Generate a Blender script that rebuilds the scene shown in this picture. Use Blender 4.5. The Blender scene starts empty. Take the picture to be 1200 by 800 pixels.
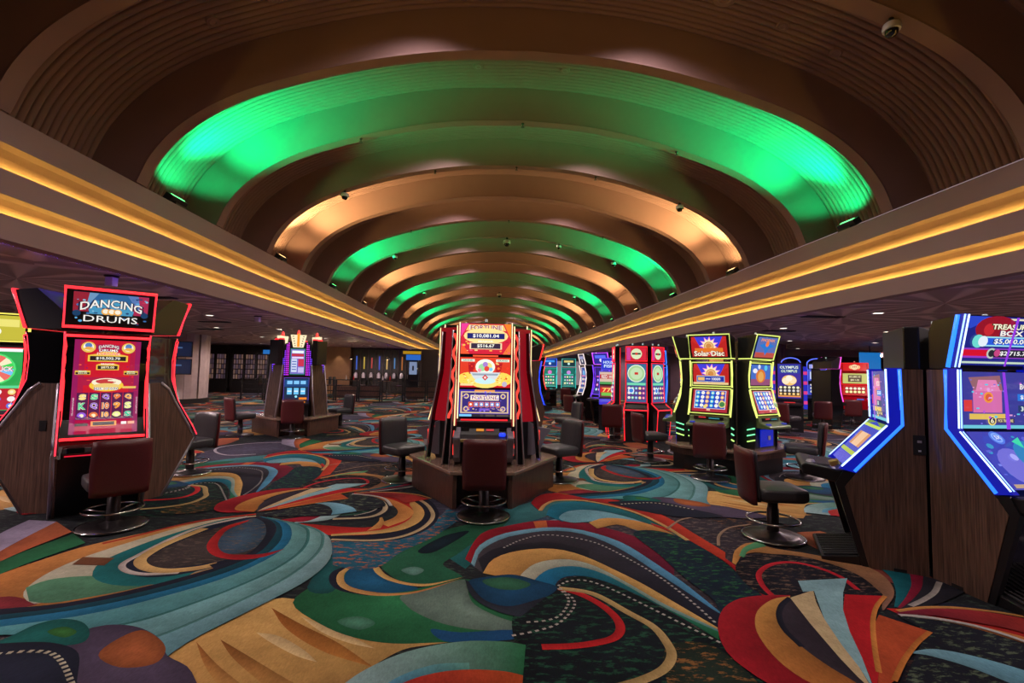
import bpy, bmesh, math, random
from mathutils import Vector, Matrix
random.seed(7)
SC = bpy.context.scene
COL = SC.collection
R = math.radians

# ------------------------------------------------------------------ camera
EYE = 1.7
FPX = 567.0                      # focal length in pixels of a 1200x800 frame
PITCH, ROLL, YAW = R(3.48), R(1.08), R(2.83)
def cam_axes():
    cy, sy, cp, sp, cr, sr = math.cos(YAW), math.sin(YAW), math.cos(PITCH), math.sin(PITCH), math.cos(ROLL), math.sin(ROLL)
    f = Vector((sy*cp, cy*cp, sp)); rt = Vector((cy, -sy, 0)); up = rt.cross(f)
    return rt*cr+up*sr, up*cr-rt*sr, f
AX_R, AX_U, AX_F = cam_axes()
cam_d = bpy.data.cameras.new('camera'); cam_d.sensor_width = 36; cam_d.lens = FPX/1200*36; cam_d.clip_end = 300
cam = bpy.data.objects.new('camera', cam_d); COL.objects.link(cam)
mw = Matrix.Identity(4)
for i in range(3):
    mw[i][0] = AX_R[i]; mw[i][1] = AX_U[i]; mw[i][2] = -AX_F[i]
mw[0][3], mw[1][3], mw[2][3] = 0, 0, EYE
cam.matrix_world = mw
SC.camera = cam
SC.view_settings.view_transform = 'Standard'
SC.view_settings.look = 'None'
SC.view_settings.gamma = 1
SC.view_settings.exposure = 0.0
SC.view_settings.use_curve_mapping = False
SC.cycles.use_denoising = True
SC.cycles.max_bounces = 6
SC.cycles.diffuse_bounces = 4
SC.cycles.glossy_bounces = 3
SC.cycles.transmission_bounces = 3
SC.cycles.sample_clamp_indirect = 4
# world: a dim even glow, added as ambient fill
W = bpy.data.worlds.new('world'); SC.world = W; W.use_nodes = True
W.node_tree.nodes['Background'].inputs[0].default_value = (0.75, 0.55, 0.6, 1)
W.node_tree.nodes['Background'].inputs[1].default_value = 0.35

# power of the lamps, and last the added violet fill strip
P_DOWN_VAULT, P_DOWN_LOW, P_GREEN, P_AMBER, S_COVE, S_VIOLET = 350.0, 380.0, 2500.0, 1900.0, 62.0, 14.0

def floor_pt(px, py):
    """point of the floor seen at a pixel of the photograph (the carpet is a true plane)"""
    d = AX_R*((px-600)/FPX)+AX_U*((400-py)/FPX)+AX_F
    t = -EYE/d.z
    return (d.x*t, d.y*t)

# ------------------------------------------------------------------ materials
def lin(c):
    c = c/255.0
    return c/12.92 if c <= .04045 else ((c+.055)/1.055)**2.4
def srgb(r, g, b): return (lin(r), lin(g), lin(b), 1)
MATS = {}
def mat_nodes(name):
    m = bpy.data.materials.new(name); m.use_nodes = True
    MATS[name] = m
    return m, m.node_tree.nodes, m.node_tree.links, m.node_tree.nodes['Principled BSDF']
def plain(name, col, rough=.5, metal=0, noise=0.0, scale=30, bump=0.0, spec=.5, coat=0):
    m, N, L, p = mat_nodes(name)
    c = srgb(*col)
    p.inputs['Base Color'].default_value = c
    p.inputs['Roughness'].default_value = rough
    p.inputs['Metallic'].default_value = metal
    p.inputs['Specular IOR Level'].default_value = spec
    p.inputs['Coat Weight'].default_value = coat
    tc = N.new('ShaderNodeTexCoord'); nz = N.new('ShaderNodeTexNoise')
    nz.inputs['Scale'].default_value = scale; nz.inputs['Detail'].default_value = 4
    L.new(tc.outputs['Object'], nz.inputs['Vector'])
    if noise:
        mx = N.new('ShaderNodeMix'); mx.data_type = 'RGBA'
        mx.inputs[6].default_value = tuple(v*(1-noise) for v in c[:3])+(1,)
        mx.inputs[7].default_value = tuple(min(1, v*(1+noise)) for v in c[:3])+(1,)
        L.new(nz.outputs['Fac'], mx.inputs[0]); L.new(mx.outputs[2], p.inputs['Base Color'])
    if bump:
        b = N.new('ShaderNodeBump'); b.inputs['Strength'].default_value = bump; b.inputs['Distance'].default_value = .01
        L.new(nz.outputs['Fac'], b.inputs['Height']); L.new(b.outputs[0], p.inputs['Normal'])
    return m
def glow(col, s=1.0):
    """emissive print or lamp of one colour"""
    name = 'glow_%d_%d_%d_%d' % (col[0], col[1], col[2], int(s*100))
    if name in MATS: return name
    m, N, L, p = mat_nodes(name)
    c = srgb(*col)
    p.inputs['Base Color'].default_value = (.02, .02, .02, 1)
    p.inputs['Roughness'].default_value = .25
    p.inputs['Emission Color'].default_value = c
    p.inputs['Emission Strength'].default_value = s
    return name

plain('paint', (126, 98, 100), .75, noise=.06, scale=3, spec=.2)
plain('paint_fascia', (136, 112, 118), .75, noise=.05, scale=2, spec=.2)
plain('white_plastic', (190, 185, 195), .4)
plain('black_plastic', (22, 21, 24), .35, noise=.1)
plain('black_gloss', (10, 10, 13), .12, coat=.5)
plain('dark_metal', (60, 56, 58), .35, metal=.8, noise=.15)
plain('silver', (175, 168, 178), .35, metal=.45)
plain('chrome', (190, 190, 195), .15, metal=1)
plain('gold_trim', (215, 180, 110), .3, metal=.8)
plain('leather_black', (48, 46, 50), .42, noise=.15, scale=60, bump=.25)
plain('leather_red', (78, 22, 26), .42, noise=.15, scale=60, bump=.2)
plain('red_gloss', (196, 16, 34), .22, coat=.4)
plain('blue_gloss', (20, 40, 150), .25, coat=.4)
plain('grey_deck', (124, 120, 134), .35, metal=.3)
plain('green_deck', (96, 112, 70), .35, metal=.2)
plain('olive_panel', (60, 58, 44), .35, metal=.2)
plain('rubber', (40, 40, 44), .8, noise=.2)
plain('stone_white', (176, 160, 156), .8, noise=.25, scale=4, bump=.3)
plain('drape', (120, 96, 110), .8, noise=.3, scale=2)
plain('dark_wall', (58, 46, 44), .8, noise=.3, scale=2)
plain('brown_wall', (120, 88, 62), .75, noise=.25, scale=3)
plain('cream_wall', (170, 150, 110), .75, noise=.1)
plain('black_frame', (18, 16, 18), .6)
plain('counter_top', (130, 104, 90), .25, coat=.3, noise=.2, scale=12)
plain('beige_floor', (120, 104, 92), .5, noise=.2, scale=3)

def wood(name, c1, c2, scale=(60, 60, 2.2)):
    m, N, L, p = mat_nodes(name)
    tc = N.new('ShaderNodeTexCoord'); mp = N.new('ShaderNodeMapping'); nz = N.new('ShaderNodeTexNoise')
    mp.inputs['Scale'].default_value = scale
    nz.inputs['Scale'].default_value = 1.6; nz.inputs['Detail'].default_value = 6
    cr = N.new('ShaderNodeValToRGB')
    cr.color_ramp.elements[0].position = .3; cr.color_ramp.elements[0].color = srgb(*c1)
    cr.color_ramp.elements[1].position = .72; cr.color_ramp.elements[1].color = srgb(*c2)
    L.new(tc.outputs['Object'], mp.inputs[0]); L.new(mp.outputs[0], nz.inputs['Vector'])
    L.new(nz.outputs['Fac'], cr.inputs[0]); L.new(cr.outputs[0], p.inputs['Base Color'])
    p.inputs['Roughness'].default_value = .38
    p.inputs['Coat Weight'].default_value = .15
    b = N.new('ShaderNodeBump'); b.inputs['Strength'].default_value = .12; b.inputs['Distance'].default_value = .004
    L.new(nz.outputs['Fac'], b.inputs['Height']); L.new(b.outputs[0], p.inputs['Normal'])
wood('wood', (60, 42, 36), (110, 82, 68))
wood('wood_base', (58, 38, 32), (96, 66, 54), (30, 30, 4))

# the low ceiling: plaster with raised starbursts and long rays
def star_plaster():
    m, N, L, p = mat_nodes('star_plaster')
    tc = N.new('ShaderNodeTexCoord')
    vo = N.new('ShaderNodeTexVoronoi'); vo.inputs['Scale'].default_value = .38; vo.inputs['Randomness'].default_value = .25
    L.new(tc.outputs['Object'], vo.inputs['Vector'])
    sub = N.new('ShaderNodeVectorMath'); sub.operation = 'SUBTRACT'
    sc_ = N.new('ShaderNodeVectorMath'); sc_.operation = 'SCALE'; sc_.inputs['Scale'].default_value = 1.0
    L.new(tc.outputs['Object'], sub.inputs[0]); L.new(vo.outputs['Position'], sub.inputs[1])
    sx = N.new('ShaderNodeSeparateXYZ'); L.new(sub.outputs[0], sx.inputs[0])
    at = N.new('ShaderNodeMath'); at.operation = 'ARCTAN2'; L.new(sx.outputs[1], at.inputs[0]); L.new(sx.outputs[0], at.inputs[1])
    mu = N.new('ShaderNodeMath'); mu.operation = 'MULTIPLY'; mu.inputs[1].default_value = 14; L.new(at.outputs[0], mu.inputs[0])
    sn = N.new('ShaderNodeMath'); sn.operation = 'SINE'; L.new(mu.outputs[0], sn.inputs[0])
    cr = N.new('ShaderNodeValToRGB')
    cr.color_ramp.elements[0].position = .1; cr.color_ramp.elements[0].color = srgb(140, 116, 124)
    cr.color_ramp.elements[1].position = .8; cr.color_ramp.elements[1].color = srgb(196, 170, 176)
    L.new(sn.outputs[0], cr.inputs[0]); L.new(cr.outputs[0], p.inputs['Base Color'])
    b = N.new('ShaderNodeBump'); b.inputs['Strength'].default_value = .5; b.inputs['Distance'].default_value = .03
    L.new(sn.outputs[0], b.inputs['Height']); L.new(b.outputs[0], p.inputs['Normal'])
    p.inputs['Roughness'].default_value = .6
star_plaster()

# carpet: colour printed per shape, pile noise, and a two-tone speckle where the print has one
def carpet_mat():
    m, N, L, p = mat_nodes('carpet')
    a = N.new('ShaderNodeVertexColor'); a.layer_name = 'dye'
    b = N.new('ShaderNodeVertexColor'); b.layer_name = 'fleck'
    tc = N.new('ShaderNodeTexCoord'); mp = N.new('ShaderNodeMapping'); mp.inputs['Scale'].default_value = (9, 22, 1)
    mp.inputs['Rotation'].default_value = (0, 0, .5)
    nz = N.new('ShaderNodeTexNoise'); nz.inputs['Scale'].default_value = 1.0; nz.inputs['Detail'].default_value = 6; nz.inputs['Roughness'].default_value = .7
    L.new(tc.outputs['Object'], mp.inputs[0]); L.new(mp.outputs[0], nz.inputs['Vector'])
    th = N.new('ShaderNodeValToRGB'); th.color_ramp.elements[0].position = .53; th.color_ramp.elements[1].position = .60
    L.new(nz.outputs['Fac'], th.inputs[0])
    mul = N.new('ShaderNodeMath'); mul.operation = 'MULTIPLY'; L.new(th.outputs[0], mul.inputs[0]); L.new(b.outputs['Alpha'], mul.inputs[1])
    mx = N.new('ShaderNodeMix'); mx.data_type = 'RGBA'
    L.new(mul.outputs[0], mx.inputs[0]); L.new(a.outputs['Color'], mx.inputs[6]); L.new(b.outputs['Color'], mx.inputs[7])
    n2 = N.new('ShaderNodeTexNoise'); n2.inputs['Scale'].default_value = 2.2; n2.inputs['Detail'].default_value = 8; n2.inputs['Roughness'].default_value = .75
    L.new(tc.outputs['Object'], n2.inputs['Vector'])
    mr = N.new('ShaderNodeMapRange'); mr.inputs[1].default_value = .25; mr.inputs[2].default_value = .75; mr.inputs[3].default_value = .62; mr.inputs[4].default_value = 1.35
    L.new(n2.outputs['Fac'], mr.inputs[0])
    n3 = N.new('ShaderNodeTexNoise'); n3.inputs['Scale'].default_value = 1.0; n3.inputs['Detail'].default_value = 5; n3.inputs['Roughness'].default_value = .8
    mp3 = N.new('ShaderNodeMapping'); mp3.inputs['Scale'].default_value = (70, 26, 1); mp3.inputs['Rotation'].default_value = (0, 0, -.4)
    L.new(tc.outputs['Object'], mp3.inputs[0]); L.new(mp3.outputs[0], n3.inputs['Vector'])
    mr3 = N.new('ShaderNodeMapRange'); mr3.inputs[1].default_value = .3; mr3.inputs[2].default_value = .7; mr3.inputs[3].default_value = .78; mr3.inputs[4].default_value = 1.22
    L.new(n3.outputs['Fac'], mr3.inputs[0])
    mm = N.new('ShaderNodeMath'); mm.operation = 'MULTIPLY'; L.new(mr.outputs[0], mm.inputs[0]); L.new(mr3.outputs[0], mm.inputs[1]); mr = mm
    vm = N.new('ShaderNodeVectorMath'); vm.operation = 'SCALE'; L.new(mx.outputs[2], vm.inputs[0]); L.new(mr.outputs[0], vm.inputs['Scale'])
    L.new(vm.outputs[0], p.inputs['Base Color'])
    p.inputs['Roughness'].default_value = .95; p.inputs['Specular IOR Level'].default_value = .1
carpet_mat()

# ------------------------------------------------------------------ mesh helpers
class MB:
    """collects faces of several materials and links them as ONE mesh object"""
    def __init__(s): s.v = []; s.f = []; s.fm = []; s.mats = []; s.cur = 0; s.sm = []; s.smooth = False
    def mat(s, name):
        if name not in s.mats: s.mats.append(name)
        s.cur = s.mats.index(name); return s
    def add(s, vs, fs):
        o = len(s.v); s.v += [tuple(p) for p in vs]
        for f in fs: s.f.append([i+o for i in f]); s.fm.append(s.cur); s.sm.append(s.smooth)
        return s
    def box(s, c, d, rz=0, rx=0):
        x, y, z = d[0]/2, d[1]/2, d[2]/2
        m = Matrix.Rotation(rz, 3, 'Z') @ Matrix.Rotation(rx, 3, 'X')
        vs = [Vector(c)+m @ Vector((a, b, e)) for e in (-z, z) for (a, b) in ((-x, -y), (x, -y), (x, y), (-x, y))]
        return s.add(vs, [(3, 2, 1, 0), (4, 5, 6, 7), (0, 1, 5, 4), (1, 2, 6, 5), (2, 3, 7, 6), (3, 0, 4, 7)])
    def prism(s, prof, x0, x1):
        """profile of (y, z) pushed along x"""
        n = len(prof)
        vs = [(x0, y, z) for y, z in prof]+[(x1, y, z) for y, z in prof]
        ar = sum(prof[i][0]*prof[(i+1) % n][1]-prof[(i+1) % n][0]*prof[i][1] for i in range(n))
        fs = [tuple(range(n)), tuple(range(2*n-1, n-1, -1))]+[(i, i+n, (i+1) % n+n, (i+1) % n) for i in range(n)]
        if ar > 0: fs = [tuple(reversed(f)) for f in fs]
        return s.add(vs, fs)
    def vprism(s, prof, z0, z1):
        """profile of (x, y) pushed up"""
        n = len(prof)
        vs = [(x, y, z0) for x, y in prof]+[(x, y, z1) for x, y in prof]
        ar = sum(prof[i][0]*prof[(i+1) % n][1]-prof[(i+1) % n][0]*prof[i][1] for i in range(n))
        fs = [tuple(range(n-1, -1, -1)), tuple(range(n, 2*n))]+[(i, (i+1) % n, (i+1) % n+n, i+n) for i in range(n)]
        if ar < 0: fs = [tuple(reversed(f)) for f in fs]
        return s.add(vs, fs)
    def tube(s, pts, r, n=6, closed=False):
        P = [Vector(p) for p in pts]; k = len(P); vs = []; old = s.smooth; s.smooth = True
        for i, p in enumerate(P):
            if closed: t = P[(i+1) % k]-P[i-1]
            else: t = P[min(i+1, k-1)]-P[max(i-1, 0)]
            t.normalize()
            a = t.cross(Vector((0, 0, 1)))
            if a.length < .05: a = t.cross(Vector((1, 0, 0)))
            a.normalize(); b = a.cross(t)
            vs += [p+a*(r*math.cos(2*math.pi*j/n))+b*(r*math.sin(2*math.pi*j/n)) for j in range(n)]
        fs = []
        for i in range(k if closed else k-1):
            i2 = (i+1) % k
            fs += [(i*n+j, i2*n+j, i2*n+(j+1) % n, i*n+(j+1) % n) for j in range(n)]
        if not closed: fs += [tuple(range(n)), tuple(range(k*n-1, (k-1)*n-1, -1))]
        s.add(vs, fs); s.smooth = old; return s
    def lathe(s, prof, n=24, c=(0, 0, 0)):
        vs = []; old = s.smooth; s.smooth = True
        for r, z in prof: vs += [(c[0]+r*math.cos(2*math.pi*j/n), c[1]+r*math.sin(2*math.pi*j/n), c[2]+z) for j in range(n)]
        fs = []
        for i in range(len(prof)-1):
            fs += [(i*n+j, i*n+(j+1) % n, (i+1)*n+(j+1) % n, (i+1)*n+j) for j in range(n)]
        s.add(vs, fs); s.smooth = False
        k = len(prof)-1
        if prof[0][0] > 1e-4: s.add(vs[:n], [tuple(range(n-1, -1, -1))])
        if prof[k][0] > 1e-4: s.add(vs[k*n:], [tuple(range(n))])
        s.smooth = old; return s
    def ring(s, c, rad, r, n=28, k=6):
        return s.tube([(c[0]+rad*math.cos(2*math.pi*i/n), c[1]+rad*math.sin(2*math.pi*i/n), c[2]) for i in range(n)], r, k, True)
    def data(s, name):
        me = bpy.data.meshes.new(name); me.from_pydata(s.v, [], s.f)
        for m in s.mats: me.materials.append(MATS[m])
        me.polygons.foreach_set('material_index', s.fm)
        me.polygons.foreach_set('use_smooth', s.sm)
        me.update(); return me
    def build(s, name, parent=None, bevel=0, seg=2, label=None):
        o = bpy.data.objects.new(name, s.data(name)); COL.objects.link(o)
        if parent is not None: o.parent = parent
        if bevel:
            b = o.modifiers.new('bevel', 'BEVEL'); b.width = bevel; b.segments = seg; b.limit_method = 'ANGLE'; b.angle_limit = R(35)
        if label: o['label'] = label
        return o
def empty(name, loc, rz=0):
    o = bpy.data.objects.new(name, None); COL.objects.link(o); o.location = loc; o.rotation_euler = (0, 0, rz)
    o.empty_display_size = .1
    return o
def tag(o, label=None, cat=None, group=None, kind=None):
    if label: o['label'] = label
    if cat: o['category'] = cat
    if group: o['group'] = group
    if kind: o['kind'] = kind
    return o
KIDS = {}
def copy_tree(o, parent=None):
    c = o.copy(); COL.objects.link(c)
    if parent is not None: c.parent = parent
    for ch in [x for x in SC.objects if x.parent == o]: copy_tree(ch, c)
    return c
def spot(name, loc, aim, power, col, angle=100, blend=.6, size=.05, parent=None):
    l = bpy.data.lights.new(name, 'SPOT'); l.energy = power; l.color = col[:3]; l.spot_size = R(angle); l.spot_blend = blend; l.shadow_soft_size = size
    o = bpy.data.objects.new(name, l); COL.objects.link(o); o.location = loc
    o.rotation_euler = Vector(aim).to_track_quat('-Z', 'Y').to_euler()
    if parent is not None: o.parent = parent
    return o
def catmull(P, k=6, closed=False):
    P = [Vector(p) for p in P]; n = len(P); out = []
    rng = n if closed else n-1
    for i in range(rng):
        p0 = P[i-1] if (closed or i > 0) else P[0]*2-P[1]
        p1 = P[i]; p2 = P[(i+1) % n]
        p3 = P[(i+2) % n] if (closed or i+2 < n) else P[-1]*2-P[-2]
        for j in range(k):
            t = j/k
            out.append(.5*((2*p1)+(p2-p0)*t+(2*p0-5*p1+4*p2-p3)*t*t+(3*p1-p0-3*p2+p3)*t*t*t))
    if not closed: out.append(P[-1])
    return out

# ================================================================== THE HALL
XC, HW = .58, 5.81                # axis and half width of the vault
S, Y1 = 2.1, 7.22                 # rib spacing, front of the first whole rib in view
K0, K1 = -6, 26
YA, YB = Y1+K0*S, Y1+K1*S
XL, XR = -21.0, 27.0              # outer walls of the side aisles
ZLOW = 1.37+EYE

floor = MB().mat('carpet').add([(XL, YA, 0), (XR, YA, 0), (XR, YB+2, 0), (XL, YB+2, 0)], [(0, 1, 2, 3)]).build('floor')
tag(floor, 'casino floor covered by swirling multicoloured carpet', kind='structure')

# ---- vault
HALF = [(0, 4.97), (1.3, 4.9), (2.6, 4.67), (3.95, 4.27), (4.7, 3.93), (5.25, 3.53), (5.6, 3.1), (5.79, 2.668)]
hp = catmull([(x, z+EYE, 0) for x, z in HALF], 5)
ARC = [(-p.x, p.y) for p in reversed(hp[1:])]+[(p.x, p.y) for p in hp]
def arc_off(off):
    out = []
    for i, (x, z) in enumerate(ARC):
        a = ARC[max(i-1, 0)]; b = ARC[min(i+1, len(ARC)-1)]
        tx, tz = b[0]-a[0], b[1]-a[1]; l = math.hypot(tx, tz)
        nx, nz = -tz/l, tx/l
        out.append((XC+x+nx*off, z+nz*off))
    return out
def sweep(mb, prof):
    """strips swept along the arch; profile of (y, offset)"""
    mb.smooth = True
    for (ya, oa), (yb, ob) in zip(prof[:-1], prof[1:]):
        A, B = arc_off(oa), arc_off(ob); n = len(A)
        mb.add([(x, ya, z) for x, z in A]+[(x, yb, z) for x, z in B], [(i, i+1, n+i+1, n+i) for i in range(n-1)])
    mb.smooth = False
REC = .62
def z_arc(dx, off):
    P = arc_off(off)
    for (xa, za), (xb, zb) in zip(P[:-1], P[1:]):
        if xa <= XC+dx <= xb: return za+(zb-za)*(XC+dx-xa)/(xb-xa)
    return P[-1][1]
ceiling = empty('ceiling', (XC, 0, EYE+4.9)); tag(ceiling, 'long barrel vault of stepped ribs over the gaming floor', kind='structure')
def under(o, p):
    o.parent = p; o.matrix_parent_inverse = Matrix.Translation(p.location).inverted(); return o
mb = MB().mat('paint'); sweep(mb, [(-.13, REC+.03), (0, .03), (0, 0), (.22, 0), (.22, REC+.03)]); rib_me = mb.data('rib')
NF, FW = 17, (S-.13-.22)/17
mb = MB().mat('paint'); sweep(mb, [(FW*j/8, REC-.048*math.sqrt(math.sin(math.pi*j/8))) for j in range(9)]); flute_me = mb.data('flute')
mb = MB().mat('paint'); sweep(mb, [(.22, REC), (S-.13, REC)]); soffit_me = mb.data('soffit_panel')
def inst(name, me, y):
    o = bpy.data.objects.new(name, me); COL.objects.link(o); o.location = (0, y, 0); return under(o, ceiling)
for k in range(K0, K1+1):
    y = Y1+k*S
    inst('rib', rib_me, y)
    if -2 <= k <= 12:
        for j in range(NF): inst('flute', flute_me, y+.22+FW*j)
    elif k < K1:
        inst('soffit_panel', soffit_me, y)
# end wall under the vault
mb = MB().mat('dark_wall'); n = len(ARC); A = arc_off(REC)
mb.add([(x, YB+.3, z) for x, z in A]+[(x, YB+.3, 0) for x, z in A], [(i, i+1, n+i+1, n+i) for i in range(n-1)]).build('wall_back')
tag(bpy.data.objects['wall_back'], 'distant dark end wall under the vault', kind='structure')

# ---- cornice on each side: three fascias, two coves with hidden amber strips
for side, sx in (('left', -1), ('right', 1)):
    x0 = XC+sx*HW
    def X(d): return x0+sx*d
    mb = MB().mat('paint_fascia')
    def strip(pts):
        for (a, b), (c, d) in zip(pts[:-1], pts[1:]):
            q = [(X(a), YA, b+EYE), (X(c), YA, d+EYE), (X(c), YB, d+EYE), (X(a), YB, b+EYE)]
            mb.add(q if sx < 0 else q[::-1], [(0, 1, 2, 3)])
    mb.smooth = False
    strip([(.75, 2.66), (0, 2.66), (0, 2.34), (.10, 2.31), (.19, 2.25), (.24, 2.16), (.26, 2.05), (.26, 1.97), (.03, 1.97), (.03, 2.06), (0, 2.06), (0, 1.79), (.10, 1.77), (.19, 1.72), (.24, 1.65), (.26, 1.56), (.26, 1.50), (.03, 1.50), (.03, 1.58), (0, 1.58), (0, 1.31), (.2, 1.31), (.2, 1.37)])
    o = mb.build('trim_'+side); tag(o, 'stepped cornice with two glowing amber coves along the %s edge of the vault' % side, kind='structure')
    for z in (2.096, 1.604):
        mb = MB().mat(glow((255, 208, 84), S_COVE))
        yy = YA
        while yy < YB:
            y2 = min(yy+1.4, YB)
            mb.box((X(.165), (yy+y2)/2, z+EYE), (.002, y2-yy, .024)); yy = y2
        mb.build('cove_strip', o)
    mb = MB().mat(glow((110, 70, 255), S_VIOLET)); yy = YA  # glowing strip added to tint the low ceiling violet, no fitting of the hall
    while yy < YB:
        y2 = min(yy+1.4, YB); mb.box((X(.215), (yy+y2)/2, 1.325+EYE), (.012, y2-yy, .02)); yy = y2
    mb.build('violet_fill_strip', o)
    # low ceiling of the aisle
    xw = XL if sx < 0 else XR
    q = [(x0+sx*.2, YA, ZLOW), (xw, YA, ZLOW), (xw, YB, ZLOW), (x0+sx*.2, YB, ZLOW)]
    lo = MB().mat('star_plaster').add(q if sx < 0 else q[::-1], [(0, 1, 2, 3)]).build('ceiling_'+side)
    tag(lo, 'low plaster ceiling with raised starbursts over the %s aisle' % side, kind='structure')

# ---- lamps of the vault: floods at both feet of every lit bay, two downlights in every dark bay
GREEN, AMBER, WARM = (0.0, 1.0, .23), (1.0, .66, .22), (1.0, .84, .78)
flood_no = 0
def flood(x, y, sx, col, power, label):
    root = empty('flood_light', (x, y, 2.64+EYE+.03), 0)
    MB().mat('black_plastic').box((0, 0, .02), (.2, .3, .04)).build('bracket', root)
    h = MB().mat('black_plastic')
    ang = sx*R(-32)
    m = Matrix.Rotation(ang, 3, 'Y')
    def P(v): return tuple(m @ Vector(v)+Vector((0, 0, .11)))
    def obox(mb, c, d):
        t = MB(); t.box(c, d); mb.add([P(v) for v in t.v], t.f)
    obox(h, (0, 0, 0), (.14, .42, .12)); hs = h.build('housing', root, .012)
    l = MB().mat(glow(tuple(int(255*(.4+.6*c)) for c in col), 3.0)); obox(l, (0, 0, .064), (.05, .3, .01)); l.build('lamp_face', root)
    # linear wall grazer: wide along the arch, narrow across it; a strong far beam and a weak near one
    for share, cone, aim, blend in ((1.0, 84, (.56, .83), .9), (.075, 130, (.12, .99), .4)):
        l = bpy.data.lights.new('flood_beam', 'SPOT'); l.energy = power*share; l.color = col; l.spot_size = R(cone); l.spot_blend = blend; l.shadow_soft_size = .1
        so_ = bpy.data.objects.new('flood_beam', l); COL.objects.link(so_); so_.parent = root
        zv = -Vector((-sx*aim[0], .26, aim[1])).normalized(); xv = Vector((0, 1, 0)); yv = zv.cross(xv).normalized(); xv = yv.cross(zv)
        mm = Matrix((xv, yv, zv)).transposed().to_4x4() @ Matrix.Diagonal((.72 if share == 1 else .9, 1, 1, 1))
        mm.translation = Vector(P((0, 0, .10))); so_.matrix_local = mm
    tag(root, label, 'flood light', 'flood lights at the feet of the vault')
ORD = ['nearest', 'second', 'third', 'fourth', 'fifth', 'sixth', 'seventh', 'eighth', 'ninth', 'tenth', 'eleventh', 'twelfth', 'thirteenth', 'fourteenth']
gi = ai = 0
for k in range(-3, K1):
    m4 = k % 4
    y = Y1+k*S
    if m4 in (0, 2) and k < 0: continue
    if m4 in (0, 2):
        col, pw, cn = (GREEN, P_GREEN, 'green') if m4 == 0 else (AMBER, P_AMBER, 'amber')
        if k >= 0:
            if m4 == 0: gi += 1; od = ORD[gi-1]
            else: ai += 1; od = ORD[ai-1]
        else: od = 'unseen'
        for sd, sx in (('left', -1), ('right', 1)):
            flood(XC+sx*(HW+.12), y+1.12, sx, col, pw, '%s flood lamp in the %s %s vault bay at its %s foot' % (cn, od, cn, sd))
    else:
        for sd, dx in (('left', -1.6), ('right', 1.6)):
            zt = z_arc(dx, REC)-.045
            root = empty('downlight', (XC+dx, y+1.15, zt))
            tag(root, 'recessed downlight %s of centre in the %s dark vault bay' % (sd, ORD[min(13, (k+1)//2)] if k >= -1 else 'overhead'), 'downlight', 'downlights in the vault')
            MB().mat('paint').ring((0, 0, 0), .1, .012, 20).build('trim_ring', root)
            mb = MB().mat(glow((255, 225, 180), 3.0)); mb.lathe([(.088, .012), (.088, .016)], 20).build('lens', root)
            spot('downlight_beam', (0, 0, -.03), (0, 0, -1), P_DOWN_VAULT, WARM, 142, .6, .08, root)

# aisle downlights
def aisle_light(x, y, label, on=True):
    root = empty('downlight', (x, y, ZLOW)); tag(root, label, 'downlight', 'downlights in the low ceilings')
    MB().mat('white_plastic').ring((0, 0, 0), .11, .014, 18).build('trim_ring', root)
    MB().mat(glow((255, 240, 220), 4.0)).lathe([(.1, -.006), (.1, -.002)], 18).build('lens', root)
    if on: spot('downlight_beam', (0, 0, -.03), (0, 0, -1), P_DOWN_LOW, (1, .76, .74), 168, .5, .08, root)
n = 0
for xs, sd in (((-7.2, -10.2, -13.6), 'left'), ((8.2, 11.6, 15.6, 20.5), 'right')):
    for ci, x in enumerate(xs):
        for ri, y in enumerate((1.2, 5.2, 9.4, 13.6, 18.2, 23.5, 30)):
            jx, jy = random.uniform(-.5, .5), random.uniform(-.5, .5)
            aisle_light(x+jx, y+jy, 'downlight in the low %s ceiling, %s line from the cornice, %s from the front' % (sd, ORD[ci].replace('nearest', 'first'), ORD[ri].replace('nearest', 'first')), (ci+ri) % 2 == 0 or ri < 3)

# ================================================================== CARPET PRINT
# one unit of the half-drop repeat, drawn as flat shapes on the floor and repeated
CELL_X, CELL_Y = 4.764, 6.57
LAYER = 4.5e-5
RED, CRIM, MAG = (196, 44, 40), (170, 30, 44), (140, 24, 66)
ORA, TAN, YEL, CREAM = (206, 116, 58), (212, 158, 92), (224, 180, 110), (206, 190, 160)
NAVY, DARK, GREY, MAUVE = (34, 36, 54), (24, 28, 36), (84, 78, 88), (96, 80, 104)
DTEAL, BLUE, LTEAL, LBLUE, PALE = (22, 90, 104), (28, 112, 160), (116, 168, 170), (132, 180, 198), (160, 190, 196)
GRN, DGRN, TEAL, BRN = (44, 116, 76), (26, 66, 56), (28, 112, 116), (120, 74, 48)
SHAPES = []
def fl(P): return [Vector((*floor_pt(*p), 0)) for p in P]
def resample(C, n):
    L = [0]
    for a, b in zip(C[:-1], C[1:]): L.append(L[-1]+(b-a).length)
    out = []; j = 0
    for i in range(n):
        t = L[-1]*i/(n-1)
        while j < len(L)-2 and L[j+1] < t: j += 1
        d = L[j+1]-L[j]
        out.append(C[j].lerp(C[j+1], 0 if d < 1e-9 else max(0, min(1, (t-L[j])/d))))
    return out
def band(c, a, b, c2=None, fleck=None, n=26):
    A, B = resample(catmull(fl(a), 6), n), resample(catmull(fl(b), 6), n)
    SHAPES.append(('band', A, B, c, c2 or c, fleck))
def blob(c, a, fleck=None, k=4):
    SHAPES.append(('poly', catmull(fl(a), k, True), None, c, c, fleck))
def poly(c, a, fleck=None):
    SHAPES.append(('poly', fl(a), None, c, c, fleck))
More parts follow.
